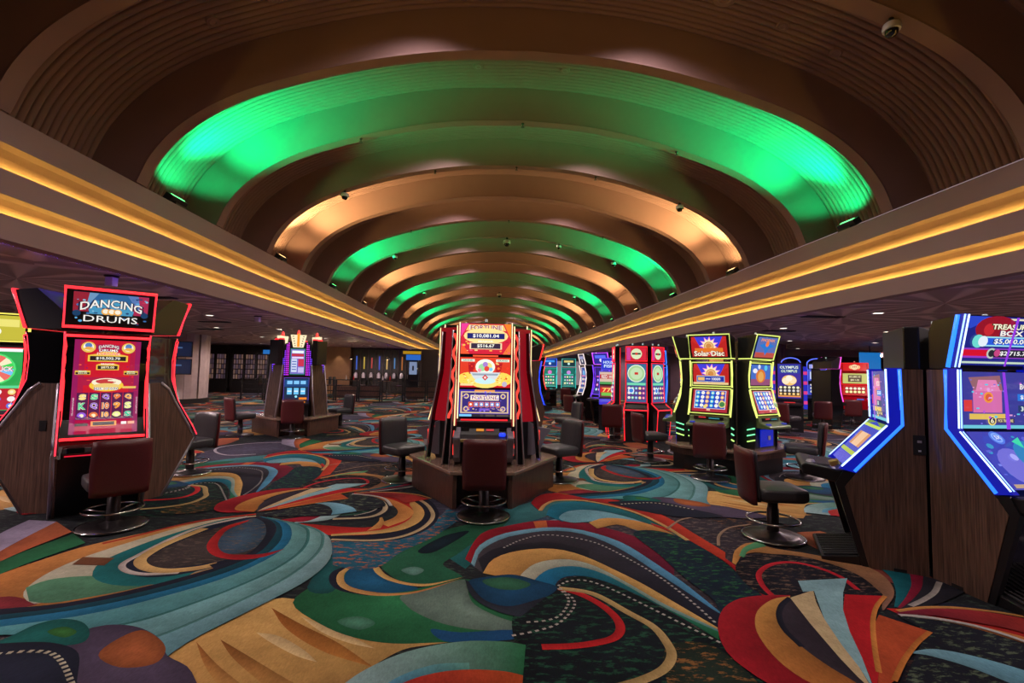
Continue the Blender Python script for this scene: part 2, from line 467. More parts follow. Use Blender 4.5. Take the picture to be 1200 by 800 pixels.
def line(c, a, w=.035, dash=0):
    C = catmull(fl(a), 8)
    if dash:
        n = max(4, int(sum((q-p).length for p, q in zip(C[:-1], C[1:]))/dash)); C = resample(C, 2*n)
        for i in range(0, 2*n-1, 2): stroke(c, C[i:i+2], w)
    else: stroke(c, C, w)
def stroke(c, C, w):
    A, B = [], []
    for i, p in enumerate(C):
        t = C[min(i+1, len(C)-1)]-C[max(i-1, 0)]; t.normalize(); n = Vector((-t.y, t.x, 0))*w/2
        A.append(p+n); B.append(p-n)
    SHAPES.append(('band', A, B, c, c, None))
F_GREEN, F_ORA, F_GREY = (52, 104, 70), (200, 110, 50), (120, 104, 100)

# -- ground tones
blob((44, 40, 50), [(740, 590), (800, 592), (850, 600), (900, 620), (935, 650), (900, 660), (850, 655), (800, 632), (760, 610)], (128, 88, 60))
blob((62, 54, 66), [(225, 560), (300, 530), (380, 520), (430, 540), (420, 560), (350, 575), (280, 585)], F_GREY)
blob((74, 70, 90), [(215, 540), (250, 526), (300, 518), (350, 516), (352, 524), (310, 532), (262, 540)], (96, 92, 116))
blob((60, 84, 110), [(190, 556), (235, 546), (300, 540), (330, 541), (290, 552), (240, 562), (200, 566)], (110, 110, 130))
band((36, 108, 110), [(180, 556), (250, 540), (320, 532), (400, 521)], [(180, 561), (255, 546), (325, 537), (400, 525)], (90, 150, 160))
band((130, 160, 180), [(200, 558), (270, 545), (330, 539)], [(200, 560), (275, 550), (330, 541)])
line((190, 180, 190), [(300, 532), (266, 533), (252, 528), (262, 523), (300, 519), (345, 518)], .05)
band((150, 70, 70), [(225, 522), (255, 514), (280, 513)], [(225, 526), (262, 521), (280, 515)], (190, 110, 70))
# -- folds of orange cloth
band(TAN, [(150, 830), (194, 772), (225, 750), (270, 727), (320, 702), (347, 702)], [(330, 850), (390, 815), (430, 785), (470, 762), (500, 756), (530, 752)], YEL)
band((150, 88, 38), [(258, 749), (272, 770), (300, 795), (345, 830)], [(258, 749), (290, 768), (335, 795), (392, 826)], TAN)
band((160, 92, 40), [(318, 712), (336, 737), (378, 763), (438, 782)], [(318, 712), (354, 732), (396, 753), (438, 782)], (196, 130, 64))
band((234, 200, 146), [(300, 741), (316, 752), (346, 768), (372, 776)], [(300, 741), (326, 745), (354, 760), (372, 776)])
band((234, 200, 146), [(352, 722), (376, 740), (408, 753), (440, 760)], [(352, 722), (386, 735), (414, 747), (440, 760)])
band((176, 104, 48), [(230, 752), (240, 780), (262, 812)], [(230, 752), (256, 780), (300, 815)], TAN)
# -- green field right of the blue crescent
blob(GRN, [(343, 706), (370, 682), (388, 655), (410, 660), (470, 690), (540, 678), (575, 690), (605, 720), (606, 745), (560, 751), (510, 753), (460, 754), (415, 747), (375, 731)])
blob((30, 92, 96), [(360, 688), (388, 652), (396, 660), (400, 680), (385, 695)])
blob((80, 140, 116), [(395, 728), (420, 722), (440, 730), (420, 738)])
blob((118, 142, 132), [(470, 698), (500, 690), (545, 679), (549, 696), (557, 709), (582, 722), (604, 730), (600, 738), (560, 738), (520, 731), (490, 719), (475, 708)])
blob((30, 80, 130), [(505, 737), (540, 741), (600, 738), (606, 748), (560, 752), (520, 751)])
band(NAVY, [(402, 664), (388, 671), (386, 682), (398, 692), (430, 698)], [(408, 665), (396, 672), (396, 683), (408, 691), (435, 697)])
blob((28, 94, 136), [(412, 665), (404, 675), (406, 685), (425, 692), (455, 695), (490, 690), (470, 683), (448, 676), (436, 665)])
band(YEL, [(408, 664), (396, 672), (395, 683), (405, 691), (430, 697), (460, 698), (495, 693), (543, 677)], [(412, 665), (404, 672), (404, 682), (415, 689), (440, 694), (465, 695), (495, 691), (543, 677)], (190, 120, 70))
blob((38, 98, 72), [(446, 663), (455, 655), (480, 641), (515, 623), (560, 612), (596, 606), (585, 620), (558, 634), (535, 650), (519, 661), (535, 671), (541, 677), (512, 683), (490, 684), (465, 679)])
blob((20, 38, 50), [(490, 645), (520, 628), (550, 622), (530, 636), (505, 648)])
blob((104, 150, 140), [(470, 668), (485, 664), (497, 668), (485, 674)])
band(YEL, [(436, 664), (441, 672), (455, 680), (480, 686), (505, 686), (543, 676)], [(444, 664), (452, 673), (470, 681), (490, 684), (510, 683), (543, 676)])
# -- speckled blue and orange lobe
band((36, 104, 134), [(388, 630), (420, 633), (455, 630), (490, 622), (515, 605), (524, 596)], [(390, 662), (420, 668), (447, 663), (470, 647), (510, 628), (545, 604)], fleck=F_ORA)
# -- red swirl to the right of the pinwheel
band(NAVY, [(430, 576), (470, 576), (500, 584), (514, 600), (507, 616), (480, 629), (440, 635), (388, 634)], [(430, 580), (460, 582), (488, 590), (498, 601), (492, 612), (470, 621), (435, 627), (388, 629)])
line((208, 180, 140), [(455, 577), (492, 586), (507, 601), (500, 615), (476, 627), (440, 633), (388, 632)], .05)
band(RED, [(415, 577), (445, 578), (475, 583), (492, 593), (495, 603), (485, 614), (455, 623), (425, 627), (385, 627)], [(415, 581), (440, 583), (464, 590), (474, 600), (466, 609), (445, 616), (415, 618), (350, 613)])
band(TAN, [(480, 584), (494, 594), (497, 604), (486, 615), (455, 624), (388, 628)], [(480, 592), (484, 598), (482, 606), (470, 614), (445, 621), (388, 626)], YEL)
band(ORA, [(415, 579), (440, 581), (464, 587), (484, 598), (478, 608), (455, 617)], [(415, 582), (435, 584), (455, 589), (466, 598), (462, 606), (445, 613)], (216, 150, 84))
band((226, 150, 84), [(430, 622), (443, 612), (445, 606)], [(446, 619), (450, 612), (448, 606)], TAN)
blob((28, 30, 42), [(350, 611), (390, 603), (410, 592), (400, 583), (410, 580), (440, 583), (458, 592), (456, 601), (440, 608), (410, 611)])
line((206, 184, 150), [(415, 580), (440, 584), (451, 592), (448, 600), (430, 606), (390, 608)], .06)
line((190, 180, 170), [(415, 582), (433, 586), (442, 593), (436, 599), (415, 604)], .025)
blob((36, 72, 62), [(395, 603), (405, 594), (400, 586), (415, 583), (432, 587), (440, 593), (430, 600), (412, 604)], (70, 110, 90))
# -- light comma and dark oval
band(PALE, [(345, 612), (370, 607), (380, 599), (376, 592), (380, 589)], [(345, 613), (385, 609), (402, 600), (400, 593), (380, 589)])
blob((30, 28, 40), [(308, 604), (325, 596), (352, 590), (372, 592), (378, 598), (370, 605), (345, 610), (320, 609)], (90, 60, 50))
band(CRIM, [(320, 610), (350, 606), (370, 600), (376, 593)], [(325, 611), (358, 611), (378, 603), (380, 595)], MAG)
# -- upper arcs (seen whole in front on the right)
band(CRIM, [(545, 655), (556, 634), (570, 622), (600, 615), (632, 610), (675, 611), (712, 619), (742, 628), (762, 638), (777, 650), (790, 664)], [(552, 660), (560, 641), (577, 630), (600, 623), (640, 618), (675, 620), (708, 628), (735, 639), (755, 651), (772, 664), (790, 680)], (110, 30, 60))
band((210, 110, 64), [(625, 611), (640, 610)], [(628, 619), (642, 619)])
band(LBLUE, [(552, 660), (560, 641), (577, 630), (600, 623), (640, 618), (675, 620), (708, 628), (735, 639), (765, 658), (800, 682), (830, 706), (847, 720)], [(556, 664), (563, 646), (580, 635), (600, 628), (640, 622), (675, 624), (705, 633), (735, 648), (770, 671), (805, 694), (830, 711), (847, 721)], (80, 150, 200))
band((72, 64, 72), [(556, 664), (563, 646), (580, 635), (600, 628), (640, 622), (675, 624), (705, 633), (735, 648), (770, 671), (805, 694), (847, 722)], [(566, 672), (575, 658), (590, 650), (612, 645), (640, 643), (665, 646), (692, 655), (722, 669), (752, 684), (790, 706), (841, 736)], NAVY)
band((40, 38, 48), [(560, 655), (580, 643), (615, 637), (650, 636), (690, 645)], [(566, 670), (590, 650), (625, 644), (660, 645), (690, 654)])
line((200, 192, 190), [(590, 642), (610, 633), (635, 627), (665, 629), (700, 637), (740, 657), (775, 678), (810, 705), (838, 730)], .02, .05)
band((206, 150, 84), [(566, 672), (575, 658), (590, 650), (612, 645), (640, 643), (665, 646), (692, 655), (722, 669), (752, 684), (790, 706), (841, 736)], [(605, 680), (613, 671), (625, 662), (642, 657), (668, 656), (698, 664), (738, 685), (780, 709), (841, 738)], YEL)
band((196, 190, 170), [(608, 678), (613, 671), (625, 662), (642, 657), (668, 656), (698, 664), (738, 685), (780, 709), (841, 738)], [(625, 683), (630, 676), (642, 668), (660, 664), (682, 665), (710, 674), (742, 691), (780, 713), (842, 741)], (110, 160, 160))
band(BLUE, [(625, 683), (630, 676), (642, 668), (660, 664), (682, 665), (710, 674), (742, 691), (780, 713), (842, 741)], [(650, 689), (653, 682), (664, 676), (688, 676), (718, 685), (758, 703), (800, 725), (843, 751)], GRN)
blob((24, 30, 38), [(652, 689), (656, 682), (668, 677), (690, 677), (720, 687), (760, 705), (800, 727), (845, 756), (880, 790), (905, 812), (850, 840), (760, 850), (640, 850), (612, 800), (613, 757), (602, 748), (602, 720), (625, 705)], (40, 86, 66))
blob((40, 52, 44), [(780, 760), (830, 755), (880, 792), (890, 815), (850, 830), (790, 815)], (150, 104, 60))
line((200, 192, 186), [(654, 687), (668, 681), (688, 681), (712, 689), (742, 703), (782, 723), (844, 754)], .02, .05)
blob((26, 72, 110), [(548, 682), (575, 676), (602, 674), (630, 681), (653, 689), (636, 702), (600, 711), (575, 708), (556, 700)])
blob((54, 110, 84), [(565, 681), (590, 677), (610, 680), (622, 686), (605, 692), (580, 690)])
band((44, 48, 62), [(545, 680), (550, 695), (562, 707), (585, 718), (610, 724)], [(549, 682), (560, 697), (575, 707), (600, 711), (640, 700)])
line((206, 40, 46), [(655, 690), (680, 697), (705, 710), (722, 725), (727, 738), (720, 748), (700, 754), (670, 758), (635, 759)], .062)
line((196, 164, 110), [(655, 690), (685, 694), (705, 701), (735, 718), (765, 735), (782, 755), (787, 770), (778, 785), (755, 797), (725, 806)], .06)
line((196, 186, 180), [(654, 690), (664, 699), (666, 708), (656, 722), (640, 728), (617, 730)], .02, .05)
line((196, 186, 180), [(656, 690), (671, 702), (672, 713), (655, 731), (630, 740), (600, 746)], .02, .05)
# rounded cloth with a red heart at the bottom edge
band(PALE, [(390, 812), (430, 785), (480, 764), (540, 753), (590, 753), (616, 757)], [(440, 830), (470, 803), (510, 790), (550, 786), (590, 788), (613, 793)], GRN)
band((90, 150, 190), [(440, 812), (470, 793), (510, 780), (550, 778)], [(455, 815), (475, 802), (510, 790), (550, 786)], (100, 160, 150))
band(CRIM, [(440, 830), (470, 803), (510, 790), (550, 786), (590, 788), (613, 793)], [(480, 850), (520, 830), (560, 825), (610, 830)], (190, 80, 40))
# -- second arc with the dark leaf
band((32, 118, 150), [(640, 604), (648, 592), (680, 588), (715, 594), (745, 603), (775, 617), (800, 631), (815, 642)], [(660, 612), (664, 602), (690, 598), (720, 602), (750, 611), (780, 624), (800, 634), (815, 643)], (40, 96, 76))
blob((120, 172, 190), [(655, 608), (665, 600), (690, 598), (722, 603), (752, 612), (770, 622), (745, 622), (715, 610), (690, 612), (670, 613)])
band(TAN, [(690, 613), (705, 608), (725, 608), (755, 613), (790, 627), (830, 650), (865, 675), (898, 702)], [(700, 620), (725, 615), (745, 622), (765, 622), (800, 632), (835, 652), (865, 676), (896, 704)], (214, 120, 60))
band(RED, [(762, 613), (800, 627), (850, 655), (880, 680), (912, 705)], [(766, 617), (800, 630), (845, 656), (873, 680), (900, 706)], CRIM)
blob((28, 42, 60), [(742, 626), (765, 622), (800, 631), (838, 652), (868, 676), (897, 703), (900, 715), (850, 722), (835, 703), (800, 676), (772, 650)], (50, 110, 70))
band(CRIM, [(622, 590), (630, 582), (648, 578), (682, 581), (720, 586), (752, 594), (782, 607), (812, 625), (850, 648)], [(632, 599), (637, 592), (650, 587), (682, 586), (716, 592), (747, 601), (777, 615), (808, 634), (850, 658)], (214, 70, 48))
line((216, 170, 110), [(633, 599), (639, 592), (652, 587), (682, 587), (716, 593), (747, 602), (777, 616), (806, 634)], .05)
line((170, 140, 120), [(782, 620), (800, 609), (830, 606), (880, 608)], .03)
line((170, 140, 120), [(842, 640), (843, 628), (855, 619), (880, 615)], .03)
# -- orange ring and dark oval with the red line
band((214, 150, 80), [(858, 660), (862, 645), (880, 636), (905, 643), (950, 650), (990, 659), (1022, 667), (1042, 682), (1048, 698), (1036, 716)], [(864, 664), (868, 653), (884, 648), (905, 650), (945, 654), (980, 664), (1008, 676), (1026, 690), (1032, 700), (1034, 716)], (150, 110, 96))
band((96, 168, 120), [(866, 652), (872, 642), (890, 634)], [(872, 654), (878, 646), (898, 641)])
blob((30, 28, 40), [(862, 664), (872, 654), (900, 650), (940, 653), (978, 663), (1006, 675), (1026, 690), (1034, 702), (1000, 715), (940, 715), (900, 700), (880, 690), (866, 676)], (120, 96, 84))
line((206, 40, 56), [(908, 702), (893, 686), (890, 672), (905, 662), (930, 660), (958, 666), (985, 677), (1005, 692)], .045)
band((28, 110, 124), [(1032, 667), (1044, 678), (1050, 695), (1048, 712)], [(1066, 672), (1068, 686), (1062, 700), (1052, 713)])
band((150, 30, 60), [(1066, 672), (1068, 686), (1062, 700), (1052, 713)], [(1082, 676), (1080, 690), (1070, 703), (1056, 714)])
band((44, 42, 52), [(1082, 676), (1080, 690), (1070, 703), (1056, 714)], [(1140, 690), (1120, 700), (1095, 710), (1060, 716)])
line((180, 170, 165), [(1101, 683), (1095, 695), (1082, 704), (1067, 711)], .04)
band((120, 30, 60), [(1050, 719), (1085, 714), (1130, 715), (1190, 724), (1260, 740)], [(1052, 722), (1090, 722), (1140, 730), (1190, 740), (1260, 762)], (190, 60, 50))
line((214, 150, 84), [(1052, 717), (1085, 713), (1130, 714), (1190, 722), (1260, 738)], .035)
line((210, 202, 196), [(1054, 722), (1090, 725), (1140, 734), (1190, 749), (1260, 775)], .04)
blob((30, 32, 44), [(1055, 724), (1090, 727), (1140, 737), (1200, 756), (1260, 785), (1240, 830), (1120, 840), (1060, 820), (1075, 765), (1085, 742)], (96, 110, 90))
band(LBLUE, [(1068, 765), (1095, 762), (1140, 770), (1200, 787), (1250, 806)], [(1068, 767), (1090, 770), (1135, 783), (1190, 805), (1240, 830)], (110, 170, 196))
# -- stripes at the far left
band((160, 150, 176), [(-60, 690), (0, 647), (66, 612)], [(-60, 660), (0, 626), (34, 610)])
band((170, 84, 54), [(-60, 700), (0, 659), (84, 624)], [(-60, 688), (0, 647), (66, 612)], (196, 110, 70))
band(GRN, [(-60, 716), (0, 674), (100, 637)], [(-60, 700), (0, 659), (86, 626)])
# -- yellow petal, cream petal, teal and navy oval
band(TAN, [(300, 605), (250, 610), (175, 624), (100, 641), (40, 660), (0, 674), (-80, 706)], [(300, 652), (250, 668), (160, 691), (75, 709), (0, 717), (-80, 726), (-90, 726)], (196, 120, 60))
blob((150, 50, 60), [(-80, 715), (-30, 706), (10, 700), (35, 705), (42, 710), (0, 717), (-60, 724)])
line((190, 60, 44), [(300, 603), (230, 612), (150, 631), (120, 638)], .05)
band(CREAM, [(300, 605), (250, 610), (210, 619), (140, 640), (90, 657), (50, 676), (28, 694), (30, 704), (40, 709)], [(300, 640), (280, 655), (250, 666), (200, 680), (165, 688), (120, 698), (80, 704), (55, 707), (40, 709)], (196, 196, 176))
band((92, 148, 116), [(30, 690), (60, 680), (110, 676), (165, 680), (230, 668)], [(34, 706), (60, 708), (110, 700), (165, 689), (240, 668)])
band(TEAL, [(290, 607), (260, 610), (200, 627), (150, 645), (118, 660), (108, 673), (113, 681), (135, 687), (175, 687), (220, 676)], [(290, 610), (265, 612), (205, 632), (165, 649), (145, 661), (146, 669), (160, 675), (185, 675), (210, 672), (240, 665)])
blob((34, 40, 62), [(300, 606), (260, 613), (205, 631), (165, 649), (145, 661), (147, 670), (165, 677), (200, 676), (250, 666), (300, 650), (315, 630), (315, 610)])
line((204, 190, 184), [(290, 606), (240, 617), (205, 630), (165, 650), (144, 662), (148, 670), (170, 674), (210, 672)], .05)
blob((70, 60, 60), [(300, 608), (240, 624), (200, 640), (178, 652), (172, 660), (185, 666), (215, 665), (260, 658), (300, 646), (310, 625)], (100, 84, 76))
line((222, 180, 116), [(240, 620), (195, 638), (170, 652), (164, 660), (173, 667), (195, 670), (230, 667), (255, 662)], .09)
blob((64, 88, 112), [(298, 608), (312, 614), (313, 625), (303, 640), (285, 648), (262, 650), (250, 642), (256, 626), (275, 614)], (110, 96, 90))
band(NAVY, [(300, 606), (318, 611), (324, 620), (319, 632), (303, 648), (275, 660), (250, 667)], [(298, 607), (309, 613), (312, 623), (308, 633), (293, 648), (270, 656), (245, 663)])
# -- the great crescent of teal and blue bands
band(NAVY, [(306, 640), (290, 653), (250, 667), (165, 690), (75, 708), (0, 715), (-80, 724)], [(310, 645), (295, 658), (250, 673), (165, 697), (75, 715), (0, 723), (-80, 732)])
B0 = [(303, 606), (318, 611), (324, 620), (319, 632), (301, 650), (250, 671), (165, 695), (75, 713), (0, 722), (-80, 731)]
B1 = [(304, 606), (325, 612), (331, 624), (326, 638), (306, 654), (268, 671), (195, 693), (100, 714), (0, 728), (-80, 738)]
B2 = [(306, 606), (335, 613), (342, 625), (336, 640), (312, 657), (262, 679), (185, 702), (100, 722), (0, 736), (-80, 746)]
B3 = [(312, 607), (354, 617), (361, 630), (352, 647), (322, 668), (272, 691), (216, 712), (170, 727), (120, 738), (80, 745)]
B4 = [(318, 608), (370, 621), (378, 636), (366, 655), (332, 680), (282, 705), (234, 727), (190, 745), (150, 757), (110, 765)]
B5 = [(326, 609), (378, 624), (389, 642), (384, 660), (360, 681), (320, 703), (270, 728), (225, 751), (194, 772), (175, 785)]
band((20, 72, 90), B0, B1); band((30, 116, 160), B1, B2, (40, 120, 160)); band((110, 160, 160), B2, B3, (90, 160, 170))
band((126, 172, 172), B3, B4, (120, 176, 184)); band((158, 186, 188), B4, B5, (116, 170, 184))
line((60, 120, 120), B3, .03); line((84, 138, 138), B4, .03)
band(RED, [(292, 610), (264, 618), (248, 631), (242, 642), (250, 652), (275, 657), (308, 654), (334, 644)], [(290, 612), (268, 621), (257, 633), (256, 643), (266, 650), (288, 651), (308, 650), (334, 644)], CRIM)
# -- mauve, green and navy clouds
blob((88, 74, 100), [(75, 762), (95, 742), (125, 734), (155, 735), (177, 743), (192, 756), (196, 770), (225, 790), (225, 850), (60, 850), (60, 790)])
blob((176, 98, 58), [(115, 770), (135, 752), (165, 740), (186, 750), (194, 764), (180, 780), (140, 784)])
blob((26, 104, 100), [(-60, 765), (0, 752), (40, 734), (70, 727), (95, 730), (105, 742), (96, 755), (60, 760), (0, 768)])
blob((60, 124, 60), [(55, 742), (75, 736), (90, 742), (75, 749)])
blob((36, 40, 60), [(-80, 770), (-20, 758), (40, 754), (72, 757), (92, 768), (90, 800), (85, 850), (-80, 850)])
line((210, 200, 176), [(-60, 775), (0, 768), (35, 765), (58, 767), (70, 775), (78, 788), (84, 804)], .028, .05)
# -- pinwheel: red and yellow crescents and the fan of rays
def at_c(P):                      # rays traced where the fan stands in front, on the right
    return P
band(CRIM, [(926, 699), (900, 699), (870, 702), (850, 712), (842, 728), (843, 748), (855, 770), (880, 790), (910, 808), (960, 822), (1020, 818)], [(926, 700), (905, 704), (888, 717), (885, 735), (893, 753), (912, 776), (940, 797), (970, 810), (1000, 816), (1015, 817), (1022, 817)])
band((216, 160, 88), [(926, 700), (905, 704), (888, 717), (885, 735), (893, 753), (912, 776), (940, 797), (970, 810), (1022, 817)], [(926, 702), (916, 711), (913, 724), (920, 740), (940, 760), (970, 782), (1000, 800), (1022, 816)], (190, 110, 54))
band((60, 50, 62), [(926, 702), (916, 711), (913, 724), (920, 740), (940, 760), (970, 782), (1000, 800), (1023, 815)], [(926, 702), (934, 712), (950, 733), (968, 754), (985, 774), (1004, 794), (1015, 806), (1024, 815)])
line((34, 34, 50), [(926, 702), (916, 711), (913, 724), (920, 740), (940, 760)], .04)
poly((216, 190, 148), [(926, 702), (953, 693), (956, 706), (966, 727), (986, 757), (1007, 784), (1025, 814), (1005, 795), (985, 774), (950, 733)])
poly((150, 192, 204), [(935, 682), (993, 679), (988, 696), (988, 716), (996, 742), (1010, 772), (1026, 814), (1007, 784), (986, 757), (966, 727), (954, 694), (941, 695)])
poly((196, 34, 44), [(990, 698), (1037, 700), (1027, 713), (1023, 731), (1025, 760), (1030, 790), (1027, 814), (1010, 772), (996, 742), (988, 716)])
poly((196, 84, 50), [(1030, 722), (1090, 742), (1075, 755), (1060, 775), (1048, 800), (1028, 815), (1030, 790), (1025, 760), (1024, 735)])
line((222, 140, 70), [(1037, 700), (1027, 713), (1023, 731), (1025, 760), (1030, 790)], .03)
line((214, 130, 64), [(1090, 742), (1075, 755), (1060, 775), (1048, 800)], .03)
poly(BRN, [(97, 654), (134, 655), (122, 664), (84, 663)])

GAIN = .52
def dye(c, g=GAIN): return [min(1.0, lin(v)*g) for v in c]
def carpet():
    V, Fc, D, K = [], [], [], []
    for n in range(-5, 8):
        for m in range(-7, 9):
            ox, oy = n*CELL_X, m*CELL_Y+(n % 2)*CELL_Y/2
            for li, (kind, A, B, c, c2, fleck) in enumerate(SHAPES):
                cx = sum(p.x for p in A)/len(A)+ox; cy = sum(p.y for p in A)/len(A)+oy
                if cy < .6 or cy > 44 or abs(cx-.046*cy) > 3+1.25*cy or cx < XL or cx > XR: continue
                z = .0008+LAYER*li
                step = 1 if cy < 14 else (2 if cy < 24 else 4)
                o = len(V); fk = (dye(fleck)+[1.0]) if fleck else [0, 0, 0, 0]
                if kind == 'band':
                    idx = list(range(0, len(A), step))
                    if idx[-1] != len(A)-1: idx.append(len(A)-1)
                    ca, cb = dye(c), dye(c2); k = len(idx)
                    for j, i in enumerate(idx):
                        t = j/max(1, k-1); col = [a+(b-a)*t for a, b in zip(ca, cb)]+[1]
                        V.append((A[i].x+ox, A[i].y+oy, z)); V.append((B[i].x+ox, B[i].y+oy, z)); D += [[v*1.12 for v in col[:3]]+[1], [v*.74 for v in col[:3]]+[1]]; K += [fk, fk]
                    for j in range(k-1): Fc.append((o+2*j, o+2*j+1, o+2*j+3, o+2*j+2))
                else:
                    pts = A if step == 1 or len(A) < 16 else A[::step]
                    col = dye(c)+[1]
                    n_ = len(pts); mx_, my_ = sum(p.x for p in pts)/n_, sum(p.y for p in pts)/n_
                    cr = [(pts[i].x-mx_)*(pts[(i+1) % n_].y-my_)-(pts[(i+1) % n_].x-mx_)*(pts[i].y-my_) for i in range(n_)]
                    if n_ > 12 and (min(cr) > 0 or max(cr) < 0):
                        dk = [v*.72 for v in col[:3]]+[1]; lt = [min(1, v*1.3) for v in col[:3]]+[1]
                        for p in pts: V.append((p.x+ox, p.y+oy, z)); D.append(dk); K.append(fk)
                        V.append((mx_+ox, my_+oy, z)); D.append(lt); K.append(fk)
                        for i in range(n_): Fc.append((o+i, o+(i+1) % n_, o+n_))
                    else:
                        for p in pts: V.append((p.x+ox, p.y+oy, z)); D.append(col); K.append(fk)
                        Fc.append(tuple(range(o, o+n_)))
    me = bpy.data.meshes.new('carpet_print'); me.from_pydata(V, [], Fc)
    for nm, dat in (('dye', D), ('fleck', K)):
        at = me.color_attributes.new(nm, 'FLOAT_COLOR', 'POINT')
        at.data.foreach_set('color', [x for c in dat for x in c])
    me.materials.append(MATS['carpet'])
    # all faces look up
    bm = bmesh.new(); bm.from_mesh(me)
    for f in bm.faces:
        if f.normal.z < 0: f.normal_flip()
    bm.to_mesh(me); bm.free()
    o = bpy.data.objects.new('carpet_print', me); COL.objects.link(o); o.parent = floor
    o['kind'] = 'stuff'; o['label'] = 'printed swirls, petals and pinwheels of the carpet'
carpet()
fm = floor.data
for nm, c in (('dye', dye((36, 38, 44))+[1]), ('fleck', dye((64, 76, 70))+[1])):
    at = fm.color_attributes.new(nm, 'FLOAT_COLOR', 'POINT'); at.data.foreach_set('color', c*len(fm.vertices))

# ================================================================== SCREEN PRINT, CHAIRS
GLYPH = {}
def glyph(s, bold):
    key = (s, bold)
    if key not in GLYPH:
        cu = bpy.data.curves.new('lettering', 'FONT'); cu.body = s; cu.offset = bold; cu.resolution_u = 2; cu.fill_mode = 'FRONT'
        ob = bpy.data.objects.new('lettering', cu); COL.objects.link(ob)
        bpy.context.view_layer.update()
        me = ob.evaluated_get(bpy.context.evaluated_depsgraph_get()).to_mesh()
        vs = [(v.co.x, v.co.y) for v in me.vertices]; fs = [tuple(p.vertices) for p in me.polygons]
        bpy.data.objects.remove(ob)
        if not vs: vs = [(0, 0), (1, 0), (1, 1)]; fs = []
        x0 = min(v[0] for v in vs); x1 = max(v[0] for v in vs); y0 = min(v[1] for v in vs); y1 = max(v[1] for v in vs)
        GLYPH[key] = ([((x-x0)/(x1-x0)-.5, (y-y0)/max(1e-6, y1-y0)-.5) for x, y in vs], fs)
    return GLYPH[key]
class Scr:
    """a lit display: a print of flat glowing shapes on a plane or a gently curved sheet; u across, v up from the bottom"""
    def __init__(s, y0, z0, y1, z1, w, x=0.0, curve=None, bright=1.0):
        s.mb = MB(); s.w = w; s.x = x; s.k = 0; s.br = bright
        s.c = curve or [(y0, z0), (y1, z1)]
        L = [0]
        for a, b in zip(s.c[:-1], s.c[1:]): L.append(L[-1]+math.hypot(b[0]-a[0], b[1]-a[1]))
        s.L = L; s.h = L[-1]
    def P(s, u, v, off):
        j = 0
        while j < len(s.L)-2 and s.L[j+1] < v: j += 1
        t = (v-s.L[j])/(s.L[j+1]-s.L[j]); a, b = s.c[j], s.c[j+1]
        y = a[0]+(b[0]-a[0])*t; z = a[1]+(b[1]-a[1])*t
        dy, dz = b[0]-a[0], b[1]-a[1]; l = math.hypot(dy, dz)
        return (s.x+u, y-dz/l*off, z+dy/l*off)
    def put(s, vs, fs, col, st=1.0):
        s.k += 1; s.mb.mat(glow(col, st*s.br)); off = .001+.0009*s.k
        s.mb.add([s.P(u, v, off) for u, v in vs], fs)
    def rect(s, u0, v0, u1, v1, col, st=1.0):
        n = 8 if len(s.c) > 2 and v1-v0 > .1 else 1
        vs = []; fs = []
        for i in range(n+1):
            v = v0+(v1-v0)*i/n; vs += [(u0, v), (u1, v)]
            if i: fs.append((2*i-2, 2*i-1, 2*i+1, 2*i))
        s.put(vs, fs, col, st)
    def full(s, col, st=1.0): s.rect(-s.w/2, 0, s.w/2, s.h, col, st)
    def rel(s, a, b, c, d, col, st=1.0): s.rect(s.w*(a-.5), s.h*b, s.w*(c-.5), s.h*d, col, st)
    def disc(s, u, v, r, col, st=1.0, sy=1.0, n=18, r0=0, a0=0, a1=2*math.pi):
        u, v = s.w*(u-.5), s.h*v
        full = abs(a1-a0) > 6.28
        A = [a0+(a1-a0)*i/n for i in range(n if full else n+1)]
        out = [(u+r*math.cos(a), v+r*sy*math.sin(a)) for a in A]
        if r0:
            inn = [(u+r0*math.cos(a), v+r0*sy*math.sin(a)) for a in A]; k = len(A)
            s.put(out+inn, [(i, (i+1) % k, k+(i+1) % k, k+i) for i in range(k if full else k-1)], col, st)
        elif full: s.put(out, [tuple(range(n))], col, st)
        else: s.put([(u, v)]+out, [tuple(range(n+2))], col, st)
    def poly(s, pts, col, st=1.0): s.put([(s.w*(a-.5), s.h*b) for a, b in pts], [tuple(range(len(pts)))], col, st)
    def star(s, u, v, r1, r0, n, col, st=1.0):
        u, v = s.w*(u-.5), s.h*v
        s.put([(u+(r1 if i % 2 == 0 else r0)*math.cos(math.pi*i/n+.3), v+(r1 if i % 2 == 0 else r0)*math.sin(math.pi*i/n+.3)) for i in range(2*n)], [tuple(range(2*n))], col, st)
    def text(s, t, u, v, w, h, col, st=1.0, bold=.02, arch=0.0, edge=None):
        """lettering centred at (u, v) in a box w by h, all as shares of the display"""
        u, v, w, h = s.w*(u-.5), s.h*v, s.w*w, s.h*h
        for b, c, g in (((bold+.05, edge, 1.06),) if edge else ())+((bold, col, 1.0),):
            vs, fs = glyph(t, b)
            s.put([(u+a*w*g, v+e*h*g-arch*h*(4*a*a)) for a, e in vs], fs, c, st)
    def build(s, parent, name='screen', label=None): return s.mb.build(name, parent, label=label)
def rnd_col(rng, pal): return pal[rng.randrange(len(pal))]

